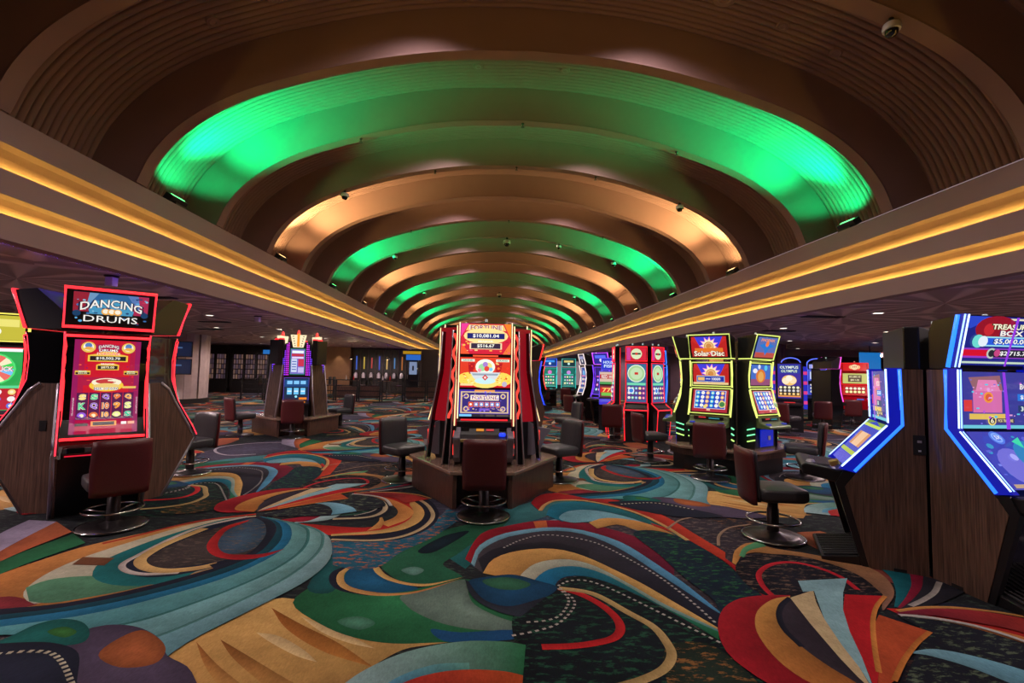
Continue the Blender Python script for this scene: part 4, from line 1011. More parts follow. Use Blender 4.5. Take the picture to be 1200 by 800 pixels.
# ---------------------------------------------------------------- green neon machines (right middle)
def solar_machine(kind=0):
    d0 = .6; Y = lambda d: d0-d
    G = (214, 228, 112); root = empty('slot_machine', (0, 0, 0))
    o1 = [(.37, .44), (.66, .44), (.64, .84), (.60, .98), (.55, 1.3), (.53, 1.6), (.56, 1.93), (.37, 1.93)]
    MB().mat('olive_panel').prism([(Y(d), z) for d, z in o1], -.335, .335).build('body', root)
    for sx in (-1, 1):
        p = MB().mat('black_plastic').prism([(Y(d), z) for d, z in [(.37, .44), (.68, .44), (.70, .84), (.70, 1.0), (.60, 1.3), (.575, 1.6), (.60, 1.95), (.37, 1.95)]], sx*.335, sx*.355).build('side_panel', root)
        led(p, [(sx*.357, Y(d), z) for d, z in [(.73, .98), (.655, 1.2), (.60, 1.45)]], G, .013, 1.7)
        led(p, [(sx*.357, Y(d), z) for d, z in [(.60, 1.48), (.595, 1.7), (.625, 1.95)]], G, .013, 1.7)
        for k in range(3): led(p, [(sx*.362, Y(.55), .56+.1*k), (sx*.362, Y(.69), .60+.1*k)], (120, 250, 170) if k else (190, 250, 120), .011, 1.6, name='chevron_light')
    c1, c2 = [(Y(.58), 1.50), (Y(.60), 1.92)], [(Y(.72), 1.02), (Y(.60), 1.46)]
    for c in (c1, c2): led(root, loop_rect(c, .335), G, .011, 1.3, True)
    def art(s, bird):
        if not bird:
            s.full((200, 40, 40)); s.poly([(.1, 1), (.9, 1), (.75, .45), (.25, .45)], (60, 60, 220)); s.star(.5, .55, .17, .10, 11, (255, 150, 220)); s.star(.5, .55, .14, .085, 11, (255, 244, 190)); s.disc(.5, .52, .085, (210, 140, 70)); s.disc(.5, .52, .07, (236, 190, 130), r0=.05)
            sparkle(s, 24, [(255, 170, 60), (255, 90, 50), (255, 220, 140), (190, 40, 60)], .05, .1, .95, .5, .014)
            s.poly([(0, .85), (.2, .6), (.3, .3), (0, .2)], (190, 30, 30)); s.poly([(1, .85), (.8, .6), (.7, .3), (1, .2)], (190, 30, 30)); s.rel(.1, .25, .9, .45, (230, 120, 40))
        else:
            s.full((70, 110, 200)); s.rel(0, 0, 1, .3, (150, 80, 120)); s.disc(.5, .45, .15, (220, 120, 50), sy=.8); s.disc(.5, .42, .09, (230, 170, 90)); s.disc(.2, .7, .07, (240, 240, 250), sy=.6); s.disc(.75, .85, .05, (90, 200, 240)); s.disc(.4, .9, .04, (220, 230, 250))
    s = Scr(c1[0][0]-.004, 1.53, c1[1][0]-.004, 1.89, .60)
    art(s, kind)
    if not kind: s.rel(.1, .12, .9, .42, (150, 190, 220)); s.rel(.12, .15, .88, .39, (30, 50, 170)); s.rel(.14, .19, .33, .35, (240, 190, 110)); s.text('GRAND', .43, .27, .14, .06, (250, 250, 250)); s.text('10000', .66, .27, .24, .13, (250, 250, 250)); s.rel(0, 0, 1, .1, (236, 210, 150))
    s.build(root, 'upper_screen')
    s = Scr(c2[0][0]-.004, 1.05, c2[1][0]-.002, 1.43, .60)
    s.full((176, 30, 50)); s.rel(.06, .14, .94, .97, (220, 220, 240)); symbol_grid(s, .08, .16, .92, .95, 6, 4, (20, 60, 190), [(90, 210, 240), (240, 90, 80), (250, 250, 250), (120, 160, 250), (250, 180, 80), (60, 200, 160)])
    s.disc(.87, .33, .06, (230, 220, 130)); s.disc(.87, .33, .045, (60, 130, 70)); s.disc(.4, .2, .03, (240, 220, 120)); s.rel(.45, .03, .55, .1, (240, 200, 160)); s.build(root, 'lower_screen')
    # topper leaning forward
    t = MB().mat('black_plastic').prism([(Y(.62), 1.98), (Y(.74), 2.40), (Y(.70), 2.41), (Y(.38), 2.36), (Y(.38), 1.98)], -.35, .35).build('topper', root)
    led(t, loop_rect([(Y(.63), 1.985), (Y(.752), 2.405)], .352), G, .012, 1.3, True)
    s = Scr(Y(.648), 2.02, Y(.748), 2.37, .60)
    art(s, kind)
    if not kind: s.text('Solar Disc', .5, .18, .86, .26, (255, 244, 220), edge=(90, 20, 20), bold=.03)
    else: s.full((90, 110, 180)); s.rel(0, 0, 1, .25, (190, 80, 70)); s.poly([(.1, .6), (.5, .75), (.9, .6), (.62, .42), (.5, .1), (.38, .42)], (40, 120, 210)); s.disc(.5, .68, .05, (240, 120, 60)); s.text('PHOENIX', .5, .86, .7, .14, (250, 150, 70))
    s.build(t, 'sign_screen')
    for sx in (-1, 1): led(t, [(sx*.352, Y(.62), 1.99), (sx*.352, Y(.40), 1.99)], G, .01, 1.5)
    MB().mat('green_deck').prism([(Y(.56), .99), (Y(.74), .98), (Y(.76), .90), (Y(.94), .84), (Y(.94), .80), (Y(.60), .80)], -.33, .33).build('button_deck', root, .012)
    MB().mat('black_gloss').box((0, Y(.756), .945), (.5, .012, .055), 0, R(-12)).build('display_panel', root)
    MB().mat(glow((220, 40, 50), .9)).box((-.1, Y(.768), .955), (.12, .004, .02), 0, R(-12)).build('display', root)
    MB().mat(glow((50, 150, 160), .8)).box((.1, Y(.768), .945), (.18, .004, .018), 0, R(-12)).build('display', root)
    for x in (-.24, .24): MB().mat(glow((30, 50, 180), .8)).lathe([(.05, 0), (.04, .02)], 14, (x, Y(.86), .865)).build('spin_button', root)
    MB().mat(glow((14, 40, 200), .7)).box((0, Y(.69), .62), (.4, .02, .3)).build('lit_front_panel', root, .02)
    MB().mat('white_plastic').box((.05, Y(.705), .62), (.07, .01, .07)).build('notice_sticker', root)
    candle(root, .02, Y(.5), 2.4, (230, 230, 200))
    return root
OS_ = (4.47, 9.0); FS = 228
slot_base(OS_, [FS+72*i for i in range(5)], 'dark five-sided machine base under the green neon machines', hgt=.44, reach=1.02, leg=False, wide=.42)
GS = 'green neon machines on the five-sided base'
s0 = solar_machine(0)
put_machine(s0, OS_, .74, FS, 'slot machine with green neon frames and sun picture lettered Solar Disc', GS)
s1 = solar_machine(1)
put_machine(s1, OS_, .74, FS+72, 'green neon slot machine turned aside, blue bird on its leaning sign', GS)
put_machine(copy_tree(s0), OS_, .74, FS-72, 'green neon machine seen edge-on at the left of Solar Disc', GS)
put_machine(copy_tree(s0), OS_, .74, FS+144, 'green neon machine behind Solar Disc, only its dark topper showing', GS)

# ---------------------------------------------------------------- wood-sided machines with blue light bars (right front)
def treasure_machine(kind):
    d0 = .45; Y = lambda s_: d0-(s_+.22)
    B = (30, 84, 255); root = empty('slot_machine', (0, 0, 0))
    MB().mat('black_plastic').prism([(Y(a), z) for a, z in [(0, .06), (.40, .06), (.58, .68), (.52, .80), (.20, 1.26), (.19, 1.77), (0, 1.77)]], -.35, .35).build('body', root)
    wo = [(0, 0), (.42, 0), (.59, .70), (.50, .83), (.14, 1.28), (.16, 1.78), (0, 1.78)]
    for sx in (-1, 1):
        w = MB().mat('wood').prism([(Y(a), z) for a, z in wo], sx*.35, sx*.38).build('side_panel', root)
        MB().mat('black_plastic').prism([(Y(a), z) for a, z in [(.42, 0), (.47, 0), (.66, .72), (.60, .84), (.50, .83), (.59, .70)]], sx*.33, sx*.375).build('front_edge', root)
        MB().mat('black_frame').box((sx*.381, Y(.2), .02), (.004, .09, .035)).build('foot_slot', w)
        # band of blue light bars that follows the screens
        bnd = MB().mat(glow((6, 22, 190), .7)).prism([(Y(a), z) for a, z in [(.145, 1.79), (.26, 1.79), (.25, 1.29), (.63, .86), (.50, .83), (.14, 1.27)]], sx*.33, sx*.378).build('light_band', root)
        led(bnd, [(sx*.380, Y(.165), 1.78), (sx*.380, Y(.155), 1.285), (sx*.380, Y(.515), .845)], (40, 110, 255), .014, 2.0)
        led(bnd, [(sx*.376, Y(.262), 1.78), (sx*.376, Y(.255), 1.30)], (190, 214, 255), .006, 2.4)
        led(bnd, [(sx*.35, Y(.262), 1.78), (sx*.35, Y(.255), 1.30)], (150, 190, 255), .006, 2.0)
        led(bnd, [(sx*.376, Y(.262), 1.275), (sx*.376, Y(.61), .88)], (190, 214, 255), .006, 2.4)
        led(bnd, [(sx*.35, Y(.262), 1.275), (sx*.35, Y(.61), .88)], (150, 190, 255), .006, 2.0)
    lp = MB().mat('black_frame').box((.3805, Y(.04), 1.12), (.006, .09, .17)).build('lock_plate', root)
    MB().mat('silver').box((.385, Y(.04), 1.15), (.004, .03, .02)).build('keyhole_badge', lp); MB().mat('white_plastic').box((.385, Y(.04), 1.07), (.004, .02, .015)).build('keyhole_badge', lp)
    # upper display
    s = Scr(Y(.235), 1.30, Y(.24), 1.765, .65)
    s.full((60, 60, 150)); s.rel(0, 0, 1, .06, (110, 200, 220)); s.rel(.03, .3, .15, .5, (220, 60, 60))
    s.poly([(.1, .9), (.56, .94), (.6, .66), (.18, .66)], (150, 100, 110)); s.rel(.16, .28, .58, .68, (214, 110, 170)); s.poly([(.2, .66), (.56, .66), (.5, .86), (.24, .86)], (226, 130, 180)); s.rel(.1, .16, .62, .26, (226, 190, 90)); s.disc(.38, .55, .045, (240, 150, 60)); s.disc(.38, .55, .03, (220, 90, 60))
    s.disc(.42, .14, .04, (236, 210, 110)); s.disc(.42, .14, .028, (30, 30, 50)); s.text('6', .42, .14, .05, .09, (250, 240, 200)); s.rel(.48, .1, .74, .18, (60, 54, 80)); s.text('PICK TREASURE', .61, .14, .22, .05, (240, 220, 160))
    sparkle(s, 40, [(120, 110, 220), (230, 160, 220), (90, 200, 230), (190, 90, 210)], .02, .08, .98, .95, .014)
    s.rel(.72, .5, 1, .62, (40, 120, 220)); s.text('$5.00', .86, .56, .2, .08, (240, 250, 255)); s.rel(.72, .3, 1, .42, (40, 60, 110)); s.text('30', .8, .36, .08, .08, (230, 250, 240)); s.text('BOX', .85, .75, .2, .1, (250, 240, 230))
    s.poly([(.54, 0), (.60, 0), (.54, 1), (.50, 1)], (150, 60, 230)); s.build(root, 'upper_screen')
    s = Scr(Y(.585), .885, Y(.262), 1.275, .65)
    if kind == 0:
        s.full((58, 64, 176)); sparkle(s, 30, [(90, 96, 210), (60, 110, 200), (120, 130, 230), (50, 150, 200)], .05, .1, .95, .95, .03); s.disc(.3, .35, .16, (112, 110, 214)); s.disc(.6, .5, .15, (40, 130, 190)); s.rel(0, 0, 1, .06, (190, 160, 130)); s.disc(.3, .85, .06, (80, 120, 230)); s.disc(.3, .85, .045, (130, 170, 250), r0=.03); s.poly([(.46, .78), (.6, .86), (.56, .66)], (60, 220, 170)); s.disc(.72, .58, .07, (220, 236, 240)); s.disc(.72, .58, .05, (120, 160, 190)); s.disc(.6, .25, .06, (150, 200, 240), r0=.03); s.disc(.38, .22, .04, (150, 150, 240)); s.disc(.3, .5, .03, (170, 170, 250)); s.text('5X', .3, .85, .08, .07, (235, 240, 255))
    else:
        s.full((40, 60, 190)); s.poly([(0, .9), (.5, 1), (1, .9), (1, 1), (0, 1)], (110, 150, 50)); s.rel(.15, .4, .85, .72, (210, 140, 90)); s.rel(.3, .4, .7, .72, (236, 190, 150)); s.rel(0, .22, 1, .3, (170, 190, 60)); s.rel(0, .86, 1, .92, (200, 220, 80)); s.rel(0, 0, 1, .2, (60, 60, 200))
    s.build(root, 'slanted_screen')
    if kind == 0:
        # topper
        t = MB().mat('black_plastic').prism([(Y(.20), 1.79), (Y(.30), 2.23), (Y(.06), 2.2), (Y(.02), 2.1), (Y(.02), 1.79)], -.37, .37).build('topper', root)
        s = Scr(Y(.218), 1.82, Y(.312), 2.22, .64)
        s.full((30, 36, 130)); s.rel(0, .93, 1, .97, (230, 220, 190)); s.poly([(0, .8), (.0, 1), (.4, 1), (.06, .75)], (44, 70, 200)); s.disc(.45, .75, .2, (150, 20, 40), sy=.55); s.disc(.34, .74, .05, (200, 40, 50))
        s.text('TREASURE', .66, .80, .56, .11, (250, 244, 214), edge=(40, 60, 30), bold=.03); s.text('BOX', .68, .67, .34, .11, (250, 244, 236), edge=(40, 40, 110), bold=.03)
        s.rel(.14, .40, 1, .60, (150, 220, 240)); s.rel(.16, .43, 1, .57, (40, 90, 220)); s.disc(.2, .5, .055, (110, 220, 210)); s.disc(.27, .5, .045, (230, 240, 250)); s.text('$5,000.00', .68, .5, .5, .12, (250, 252, 255), edge=(20, 30, 60), bold=.02)
        s.rel(0, .16, 1, .36, (150, 60, 200)); s.rel(0, .2, .38, .33, (214, 16, 46)); s.disc(.42, .26, .045, (190, 200, 190)); s.disc(.42, .26, .03, (40, 40, 50)); s.rel(.45, .18, 1, .34, (40, 36, 52)); s.disc(.5, .27, .03, (200, 70, 130)); s.text('$2,715.76', .76, .26, .44, .1, (250, 250, 250)); s.rel(0, .05, 1, .09, (200, 220, 200))
        s.poly([(.63, 0), (.66, 0), (.72, 1), (.68, 1)], (150, 60, 230)); s.build(t, 'sign_screen')
        for sx in (-1, 1):
            sb = MB().mat(glow((6, 26, 190), .7)).prism([(Y(a), z) for a, z in [(.17, 1.80), (.235, 1.80), (.33, 2.235), (.26, 2.235)]], sx*.32, sx*.378).build('light_band', t)
            led(sb, [(sx*.382, Y(.19), 1.80), (sx*.382, Y(.285), 2.23)], (40, 120, 255), .017, 2.0)
            led(sb, [(sx*.372, Y(.238), 1.80), (sx*.372, Y(.335), 2.23)], (150, 190, 255), .006, 2.2); led(sb, [(sx*.335, Y(.238), 1.80), (sx*.335, Y(.335), 2.23)], (190, 214, 255), .006, 2.4)
    else:
        t = MB().mat('black_plastic').vprism([(-.37, Y(.13)), (.37, Y(.13)), (.37, Y(.015)), (0, Y(-.18)), (-.37, Y(.015))], 1.78, 2.16).build('topper', root, .01)
    # deck, kick plate and rubber foot rest
    dk = MB().mat('black_plastic').prism([(Y(.48), .86), (Y(.64), .84), (Y(.90), .88), (Y(.93), .86), (Y(.92), .78), (Y(.62), .72), (Y(.5), .72)], -.36, .36).build('button_deck', root, .012)
    MB().mat(glow((60, 50, 54), .5)).box((0, Y(.74), .866), (.5, .16, .006)).build('touch_panel', dk)
    MB().mat('gold_trim').box((.3, Y(.66), .90), (.1, .08, .05), 0, R(20)).build('ticket_unit', dk, .01); MB().mat('silver').lathe([(.04, 0), (.03, .02)], 14, (.2, Y(.84), .875)).build('spin_button', dk)
    MB().mat('black_gloss').prism([(Y(.40), .02), (Y(.45), .02), (Y(.62), .70), (Y(.57), .70)], -.33, .33).build('kick_plate', root)
    fr = MB().mat('black_plastic').prism([(Y(.42), 0), (Y(.78), 0), (Y(.78), .04), (Y(.42), .10)], -.36, .36).build('foot_rest', root, .008)
    for k in range(12): MB().mat('rubber').box((-.30+.055*k, Y(.61), .077), (.022, .3, .01), 0, R(9.5)).build('tread_rib', fr)
    if kind == 0: candle(root, .1, Y(.1), 2.2, (220, 220, 230))
    return root
OT = (4.19, 4.29)
GT = 'wood-sided machines with blue light bars'
t0 = treasure_machine(0)
put_machine(t0, OT, .45, -86, 'slot machine with blue light bars showing TREASURE BOX and $2,715.76', GT)
t1 = treasure_machine(1)
put_machine(t1, OT, .45, 151, 'wood-sided slot machine in profile with blue bars, back to back with TREASURE BOX', GT)
put_machine(copy_tree(t0), OT, .45, 34, 'wood-sided machine hidden behind TREASURE BOX, facing the far aisle', GT)

# ---------------------------------------------------------------- red neon machines (behind, right of centre)
def coin_machine():
    d0 = .55; Y = lambda d: d0-d
    RD = (255, 30, 44); root = empty('slot_machine', (0, 0, 0))
    MB().mat('black_plastic').prism([(Y(d), z) for d, z in [(.40, 0), (.62, 0), (.60, .74), (.60, .95), (.54, .98), (.53, 2.38), (.40, 2.38)]], -.27, .27).build('body', root)
    s = Scr(Y(.57), .97, Y(.545), 1.95, .49)
    s.full((130, 40, 110)); s.rel(.02, .02, .98, .98, (50, 110, 150)); s.disc(.5, .74, .22, (236, 250, 236)); s.disc(.5, .74, .2, (170, 210, 150)); s.disc(.5, .74, .15, (196, 226, 180)); s.rel(.41, .71, .59, .77, (210, 40, 40))
    s.rel(.04, .44, .96, .5, (120, 220, 180)); symbol_grid(s, .05, .06, .95, .42, 5, 3, (90, 50, 130), [(250, 240, 240), (90, 180, 240), (230, 80, 160), (120, 230, 190), (250, 220, 140)]); s.disc(.25, .3, .075, (230, 240, 255)); s.disc(.25, .3, .05, (60, 130, 220)); s.build(root, 'screen')
    led(root, [(-.26, Y(.57), .96), (.26, Y(.57), .96), (.26, Y(.55), 1.96), (-.26, Y(.55), 1.96)], RD, .012, 1.8, True)
    t = MB().mat('black_plastic').box((0, Y(.5), 2.19), (.54, .1, .4)).build('topper', root)
    led(t, [(-.26, Y(.56), 2.01), (.26, Y(.56), 2.01), (.26, Y(.56), 2.37), (-.26, Y(.56), 2.37)], RD, .014, 1.8, True)
    s = Scr(Y(.555), 2.03, Y(.555), 2.35, .48); s.full((214, 30, 60)); s.rel(0, 0, .2, 1, (210, 60, 150)); s.disc(.5, .5, .135, (220, 234, 190)); s.rel(.28, .44, .72, .58, (60, 70, 50)); s.rel(.44, .42, .56, .6, (220, 50, 50)); s.build(t, 'sign_screen')
    dk = MB().mat('dark_metal').prism([(Y(.56), .93), (Y(.74), .82), (Y(.76), .76), (Y(.56), .74)], -.28, .28).build('button_deck', root)
    MB().mat('olive_panel').box((0, Y(.66), .874), (.44, .15, .01), 0, R(31)).build('button_panel', dk)
    for sx in (-1, 1): led(root, [(sx*.28, Y(.56), .95), (sx*.29, Y(.765), .79), (sx*.27, Y(.70), .02)], RD, .013, 1.8)
    led(root, [(-.29, Y(.765), .785), (.29, Y(.765), .785)], RD, .013, 1.8)
    for sx in (-1, 1): led(root, [(sx*.275, Y(.42), .8), (sx*.275, Y(.42), 2.36)], RD, .008, 1.3)
    candle(root, -.1, Y(.47), 2.39); candle(root, .15, Y(.47), 2.39)
    return root
OR = (3.97, 12.66); GR = 'red neon machines behind the green ones'
c0 = coin_machine()
put_machine(c0, OR, .62, 250, 'red neon slot machine with pale round coin screen, left of the pair', GR)
put_machine(copy_tree(c0), OR, .62, 306, 'narrow-looking red neon machine turned aside, between coin machine and green neon', GR)
put_machine(copy_tree(c0), OR, .62, 172, 'red neon machine seen edge-on beside the blue fish machine', GR)

# ---------------------------------------------------------------- machines with a bowed edge of light (several colours)
def bowed_machine(ledc, scr, sign, wood_side=True, topled=None, text=None, wheel=False, hw=.32):
    d0 = .4; Y = lambda d: d0-d
    root = empty('slot_machine', (0, 0, 0))
    MB().mat('black_plastic').prism([(Y(d), z) for d, z in [(.1, .0), (.46, .0), (.56, .74), (.52, .98), (.46, 1.3), (.45, 1.6), (.50, 1.92), (.1, 1.92)]], -hw, hw).build('body', root)
    cur = [(Y(d), z) for d, z in [(.60, .98), (.515, 1.2), (.475, 1.42), (.47, 1.65), (.50, 1.88)]]
    s = Scr(0, 0, 0, 0, hw*1.75, curve=[(y-.006, z) for y, z in cur])
    s.full(scr[0])
    if wheel:
        s.rel(0, .0, 1, .07, (30, 30, 30)); symbol_grid(s, .02, .08, .98, .4, 4, 3, (190, 24, 40), [(250, 220, 130), (130, 230, 160), (90, 120, 230), (190, 110, 220), (250, 240, 240), (250, 150, 70)])
        s.rel(0, .4, 1, .44, (90, 220, 150))
        for k in range(14):
            c = [(60, 220, 90), (250, 240, 200), (240, 110, 100), (120, 200, 250), (250, 220, 110)][k % 5]
            s.disc(.5, .69, .215, c, a0=2*math.pi*k/14, a1=2*math.pi*(k+1)/14, n=4)
        s.disc(.5, .69, .225, (80, 230, 120), r0=.205); s.disc(.5, .69, .09, (240, 120, 130)); s.text('GOOD LUCK', .5, .69, .7, .07, (255, 255, 255), edge=(200, 30, 60)); s.rel(0, .955, 1, 1, (250, 250, 255))
    else:
        s.disc(.5, .78, .1, scr[1]); s.disc(.5, .78, .06, scr[2]); symbol_grid(s, .08, .1, .92, .62, 4, 3, scr[0], scr[1:]); s.rel(.1, .64, .9, .68, scr[2])
    s.build(root, 'screen')
    led(root, loop_rect(cur, hw*.97), ledc, .01, 1.4, True)
    t = MB().mat('black_plastic').prism([(Y(.50), 1.97), (Y(.60), 2.34), (Y(.5), 2.35), (Y(.15), 2.2), (Y(.15), 1.97)], -hw, hw).build('topper', root)
    s = Scr(Y(.512), 1.99, Y(.608), 2.32, hw*1.8); s.full(sign[0]); s.rel(.1, .55, .9, .85, sign[1]); s.disc(.5, .35, .06, sign[2])
    if text: s.text(text, .5, .5, .8, .5, (235, 245, 255), edge=sign[0])
    s.build(t, 'sign_screen')
    led(t, loop_rect([(Y(.51), 1.975), (Y(.61), 2.345)], hw), topled or ledc, .012, 1.5, True)
    for sx in (-1, 1):
        p = MB().mat('wood' if wood_side else 'black_gloss').prism([(Y(d), z) for d, z in [(.1, 0), (.50, 0), (.66, .72), (.62, .90), (.52, 1.2), (.48, 1.5), (.49, 1.7), (.54, 1.95), (.1, 1.95)]], sx*hw, sx*(hw+.025)).build('side_panel', root)
        led(p, [(sx*(hw+.03), Y(d), z) for d, z in [(.64, .9), (.54, 1.2), (.50, 1.5), (.51, 1.7), (.56, 1.95)]], ledc, .016, 1.7)
        led(t, [(sx*(hw+.01), Y(d), z) for d, z in [(.52, 1.99), (.615, 2.36)]], topled or ledc, .016, 1.7)
    dk = MB().mat('dark_metal').prism([(Y(.55), .92), (Y(.86), .84), (Y(.87), .78), (Y(.52), .74)], -hw, hw).build('button_deck', root, .01)
    MB().mat(glow(ledc, .8)).box((0, Y(.74), .88), (hw*.8, .05, .01), 0, R(14)).build('button_row', dk)
    MB().mat('black_gloss').box((0, Y(.545), .42), (hw*1.6, .02, .5), 0, R(-7)).build('front_door', root)
    candle(root, 0, Y(.35), 2.28)
    return root
def place_at(m, x, y, deg, label, group=None):
    m.location = (x, y, 0); m.rotation_euler = (0, 0, face_rot(deg)); return tag(m, label, 'slot machine', group)
GB = 'machines in the background'
place_at(bowed_machine((40, 70, 255), [(60, 40, 150), (90, 160, 255), (230, 120, 200), (250, 220, 140)], [(200, 40, 40), (250, 160, 60), (255, 240, 200)], True, (255, 40, 40)), 1.08, 12.0, 12, 'wood-sided machine behind the centre cluster with bowed blue light and red top edge', GB)
tm = bowed_machine((60, 200, 190), [(20, 120, 100), (220, 120, 200), (90, 230, 200), (240, 240, 160)], [(20, 60, 130), (60, 150, 240), (230, 250, 255)], False, (50, 90, 230))
place_at(tm, 3.10, 24.0, 262, 'far teal screened machine under a blue sign, left of the two', GB)
place_at(bowed_machine((40, 160, 150), [(20, 110, 100), (200, 140, 220), (90, 220, 200), (240, 240, 160)], [(20, 50, 60), (220, 200, 120), (200, 240, 230)], False), 4.05, 24.0, 258, 'far teal screened machine under a dark sign, right of the two', GB)
place_at(bowed_machine((255, 50, 50), [(90, 20, 60), (250, 120, 80), (90, 160, 255), (250, 220, 160)], [(120, 20, 30), (230, 60, 50), (255, 220, 180)], False), 2.35, 22.0, 10, 'far machine with thin bowed red light beside the teal screens', GB)
place_at(bowed_machine((225, 205, 200), [(40, 70, 150), (120, 200, 250), (230, 120, 170), (250, 230, 170)], [(60, 60, 90), (160, 160, 200), (240, 240, 240)], False), 3.55, 17.3, 185, 'machine with bowed white light in profile left of the purple machine', GB)
place_at(bowed_machine((120, 60, 255), [(50, 30, 120), (120, 100, 250), (230, 90, 200), (120, 220, 250)], [(40, 40, 150), (90, 110, 250), (235, 220, 255)], True, (190, 70, 255)), 3.85, 15.9, 215, 'purple neon machine with wooden side beside the blue fish machine', GB)
# fish machine: boxy cabinet, three lit bands
def fish_machine():
    root = empty('slot_machine', (0, 0, 0)); BL = (90, 80, 255)
    MB().mat('black_plastic').prism([(.3, 0), (-.1, 0), (-.12, .72), (-.14, .95), (-.05, 1.0), (-.03, 1.75), (.3, 1.75)], -.29, .29).build('body', root)
    s = Scr(-.06, 1.36, -.04, 1.72, .54); s.full((220, 190, 170)); s.rel(0, .45, 1, .8, (200, 40, 40)); s.text('RED HOT', .5, .62, .8, .3, (250, 240, 230), edge=(160, 20, 40)); s.rel(0, 0, 1, .2, (80, 160, 90)); s.build(root, 'upper_screen')
    s = Scr(-.08, .98, -.06, 1.32, .54); s.full((120, 50, 60)); s.rel(.04, .4, .96, .85, (220, 40, 40)); s.rel(.1, .12, .9, .4, (120, 200, 80)); s.text('777', .5, .62, .7, .34, (255, 220, 120)); s.build(root, 'lower_screen')
    MB().mat(glow((70, 60, 230), .8)).prism([(-.12, .94), (-.34, .86), (-.34, .80), (-.12, .76)], -.28, .28).build('lit_deck', root)
    led(root, [(-.28, -.08, .97), (.28, -.08, .97), (.28, -.045, 1.74), (-.28, -.045, 1.74)], BL, .012, 1.5, True)
    t = MB().mat('black_plastic').box((0, .1, 1.96), (.46, .1, .36)).build('topper', root)
    s = Scr(.045, 1.81, .045, 2.11, .42); s.full((40, 60, 210)); s.text('HOUSE', .5, .68, .8, .28, (220, 245, 255)); s.text('FISH', .5, .3, .7, .3, (220, 245, 255)); s.build(t, 'sign_screen')
    led(t, [(-.22, .04, 1.79), (.22, .04, 1.79), (.22, .04, 2.13), (-.22, .04, 2.13)], BL, .012, 1.5, True)
    candle(root, .06, .1, 2.14, (220, 200, 255))
    return root
place_at(fish_machine(), 3.62, 14.3, 256, 'boxy machine with lit blue deck and small blue fish sign', GB)

# machines of the right aisle
def tall_screen(scr, frame, pillar, text):
    root = empty('slot_machine', (0, 0, 0))
    MB().mat('black_plastic').prism([(.3, 0), (-.14, 0), (-.16, .74), (-.12, .98), (-.02, 2.12), (.3, 2.12)], -.36, .36).build('body', root)
    s = Scr(-.14, 1.02, -.035, 2.08, .62); s.full(scr[0]); s.rel(.03, .72, .97, .98, scr[1]); s.text(text, .5, .9, .8, .08, (240, 250, 240), edge=(30, 50, 50)); s.text(text, .5, .79, .7, .08, (220, 240, 220), edge=(30, 50, 50))
    s.disc(.5, .52, .2, (250, 200, 110), sy=.8); s.disc(.35, .5, .1, (255, 236, 200)); s.disc(.65, .52, .1, (255, 226, 180)); s.disc(.5, .58, .09, (255, 244, 220)); s.rel(.02, .04, .98, .3, (240, 150, 70)); symbol_grid(s, .04, .08, .96, .36, 5, 3, (46, 40, 40), [(240, 240, 200), (90, 200, 120), (240, 190, 90), (200, 200, 210)]); s.build(root, 'screen')
    for sx in (-1, 1):
        p = MB().mat(glow(pillar, .7)).box((sx*.43, .05, 1.35), (.1, .1, 1.3)).build('light_pillar', root)
        for k in range(4): MB().mat(glow(frame, 1.0)).box((sx*.43, -.003, .9+.3*k), (.1, .01, .1), 0, 0).build('light_patch', p)
    dk = MB().mat('dark_metal').prism([(-.12, .96), (-.4, .86), (-.4, .80), (-.12, .76)], -.34, .34).build('button_deck', root)
    MB().mat(glow((220, 40, 40), .9)).box((.0, -.3, .905), (.3, .04, .01), 0, R(20)).build('button_row', dk)
    return root
place_at(tall_screen([(60, 40, 150), (40, 60, 160)], (220, 60, 130), (40, 50, 220), 'OLYMPUS'), 9.35, 14.6, 238, 'tall machine with OLYMPUS lettering between blue light pillars', 'machines of the right aisle')
def wheel_top(x, y, deg, label):
    root = empty('slot_machine', (0, 0, 0)); BL = (90, 110, 255)
    MB().mat('black_plastic').prism([(.3, 0), (-.14, 0), (-.16, .74), (-.1, .98), (-.04, 2.0), (.3, 2.0)], -.32, .32).build('body', root)
    s = Scr(-.12, 1.0, -.06, 1.5, .56); s.full((50, 70, 190)); symbol_grid(s, .05, .1, .95, .9, 3, 3, (40, 60, 160), [(250, 250, 250), (150, 200, 255), (240, 120, 160)]); s.build(root, 'lower_screen')
    s = Scr(-.07, 1.54, -.05, 1.96, .56); s.full((70, 90, 210)); s.rel(.1, .15, .45, .85, (210, 220, 250)); s.rel(.55, .15, .9, .85, (210, 220, 250)); s.build(root, 'upper_screen')
    t = MB().mat('black_plastic').prism([(-.04, 2.0), (-.04, 2.2), (.1, 2.2), (.1, 2.0)], -.3, .3).build('topper', root)
    pts = [(-.32, -.06, 1.98)]+[(-.32*math.cos(math.pi*i/10), -.06, 2.2+.2*math.sin(math.pi*i/10)) for i in range(11)]+[(.32, -.06, 1.98)]
    led(t, pts, BL, .02, 1.6); s = Scr(-.05, 2.02, -.05, 2.18, .5); s.full((150, 160, 240)); s.rel(.2, .2, .8, .8, (240, 200, 200)); s.build(t, 'sign_screen')
    led(root, [(-.3, -.1, 1.0), (.3, -.1, 1.0), (.3, -.065, 1.97), (-.3, -.065, 1.97)], BL, .014, 1.4, True)
    MB().mat('dark_metal').prism([(-.12, .96), (-.4, .86), (-.4, .80), (-.12, .76)], -.32, .32).build('button_deck', root)
    return place_at(root, x, y, deg, label, 'arch-topped blue machines')
wheel_top(11.6, 18.0, 236, 'blue machine with lit arch top behind the OLYMPUS machine, left of two')
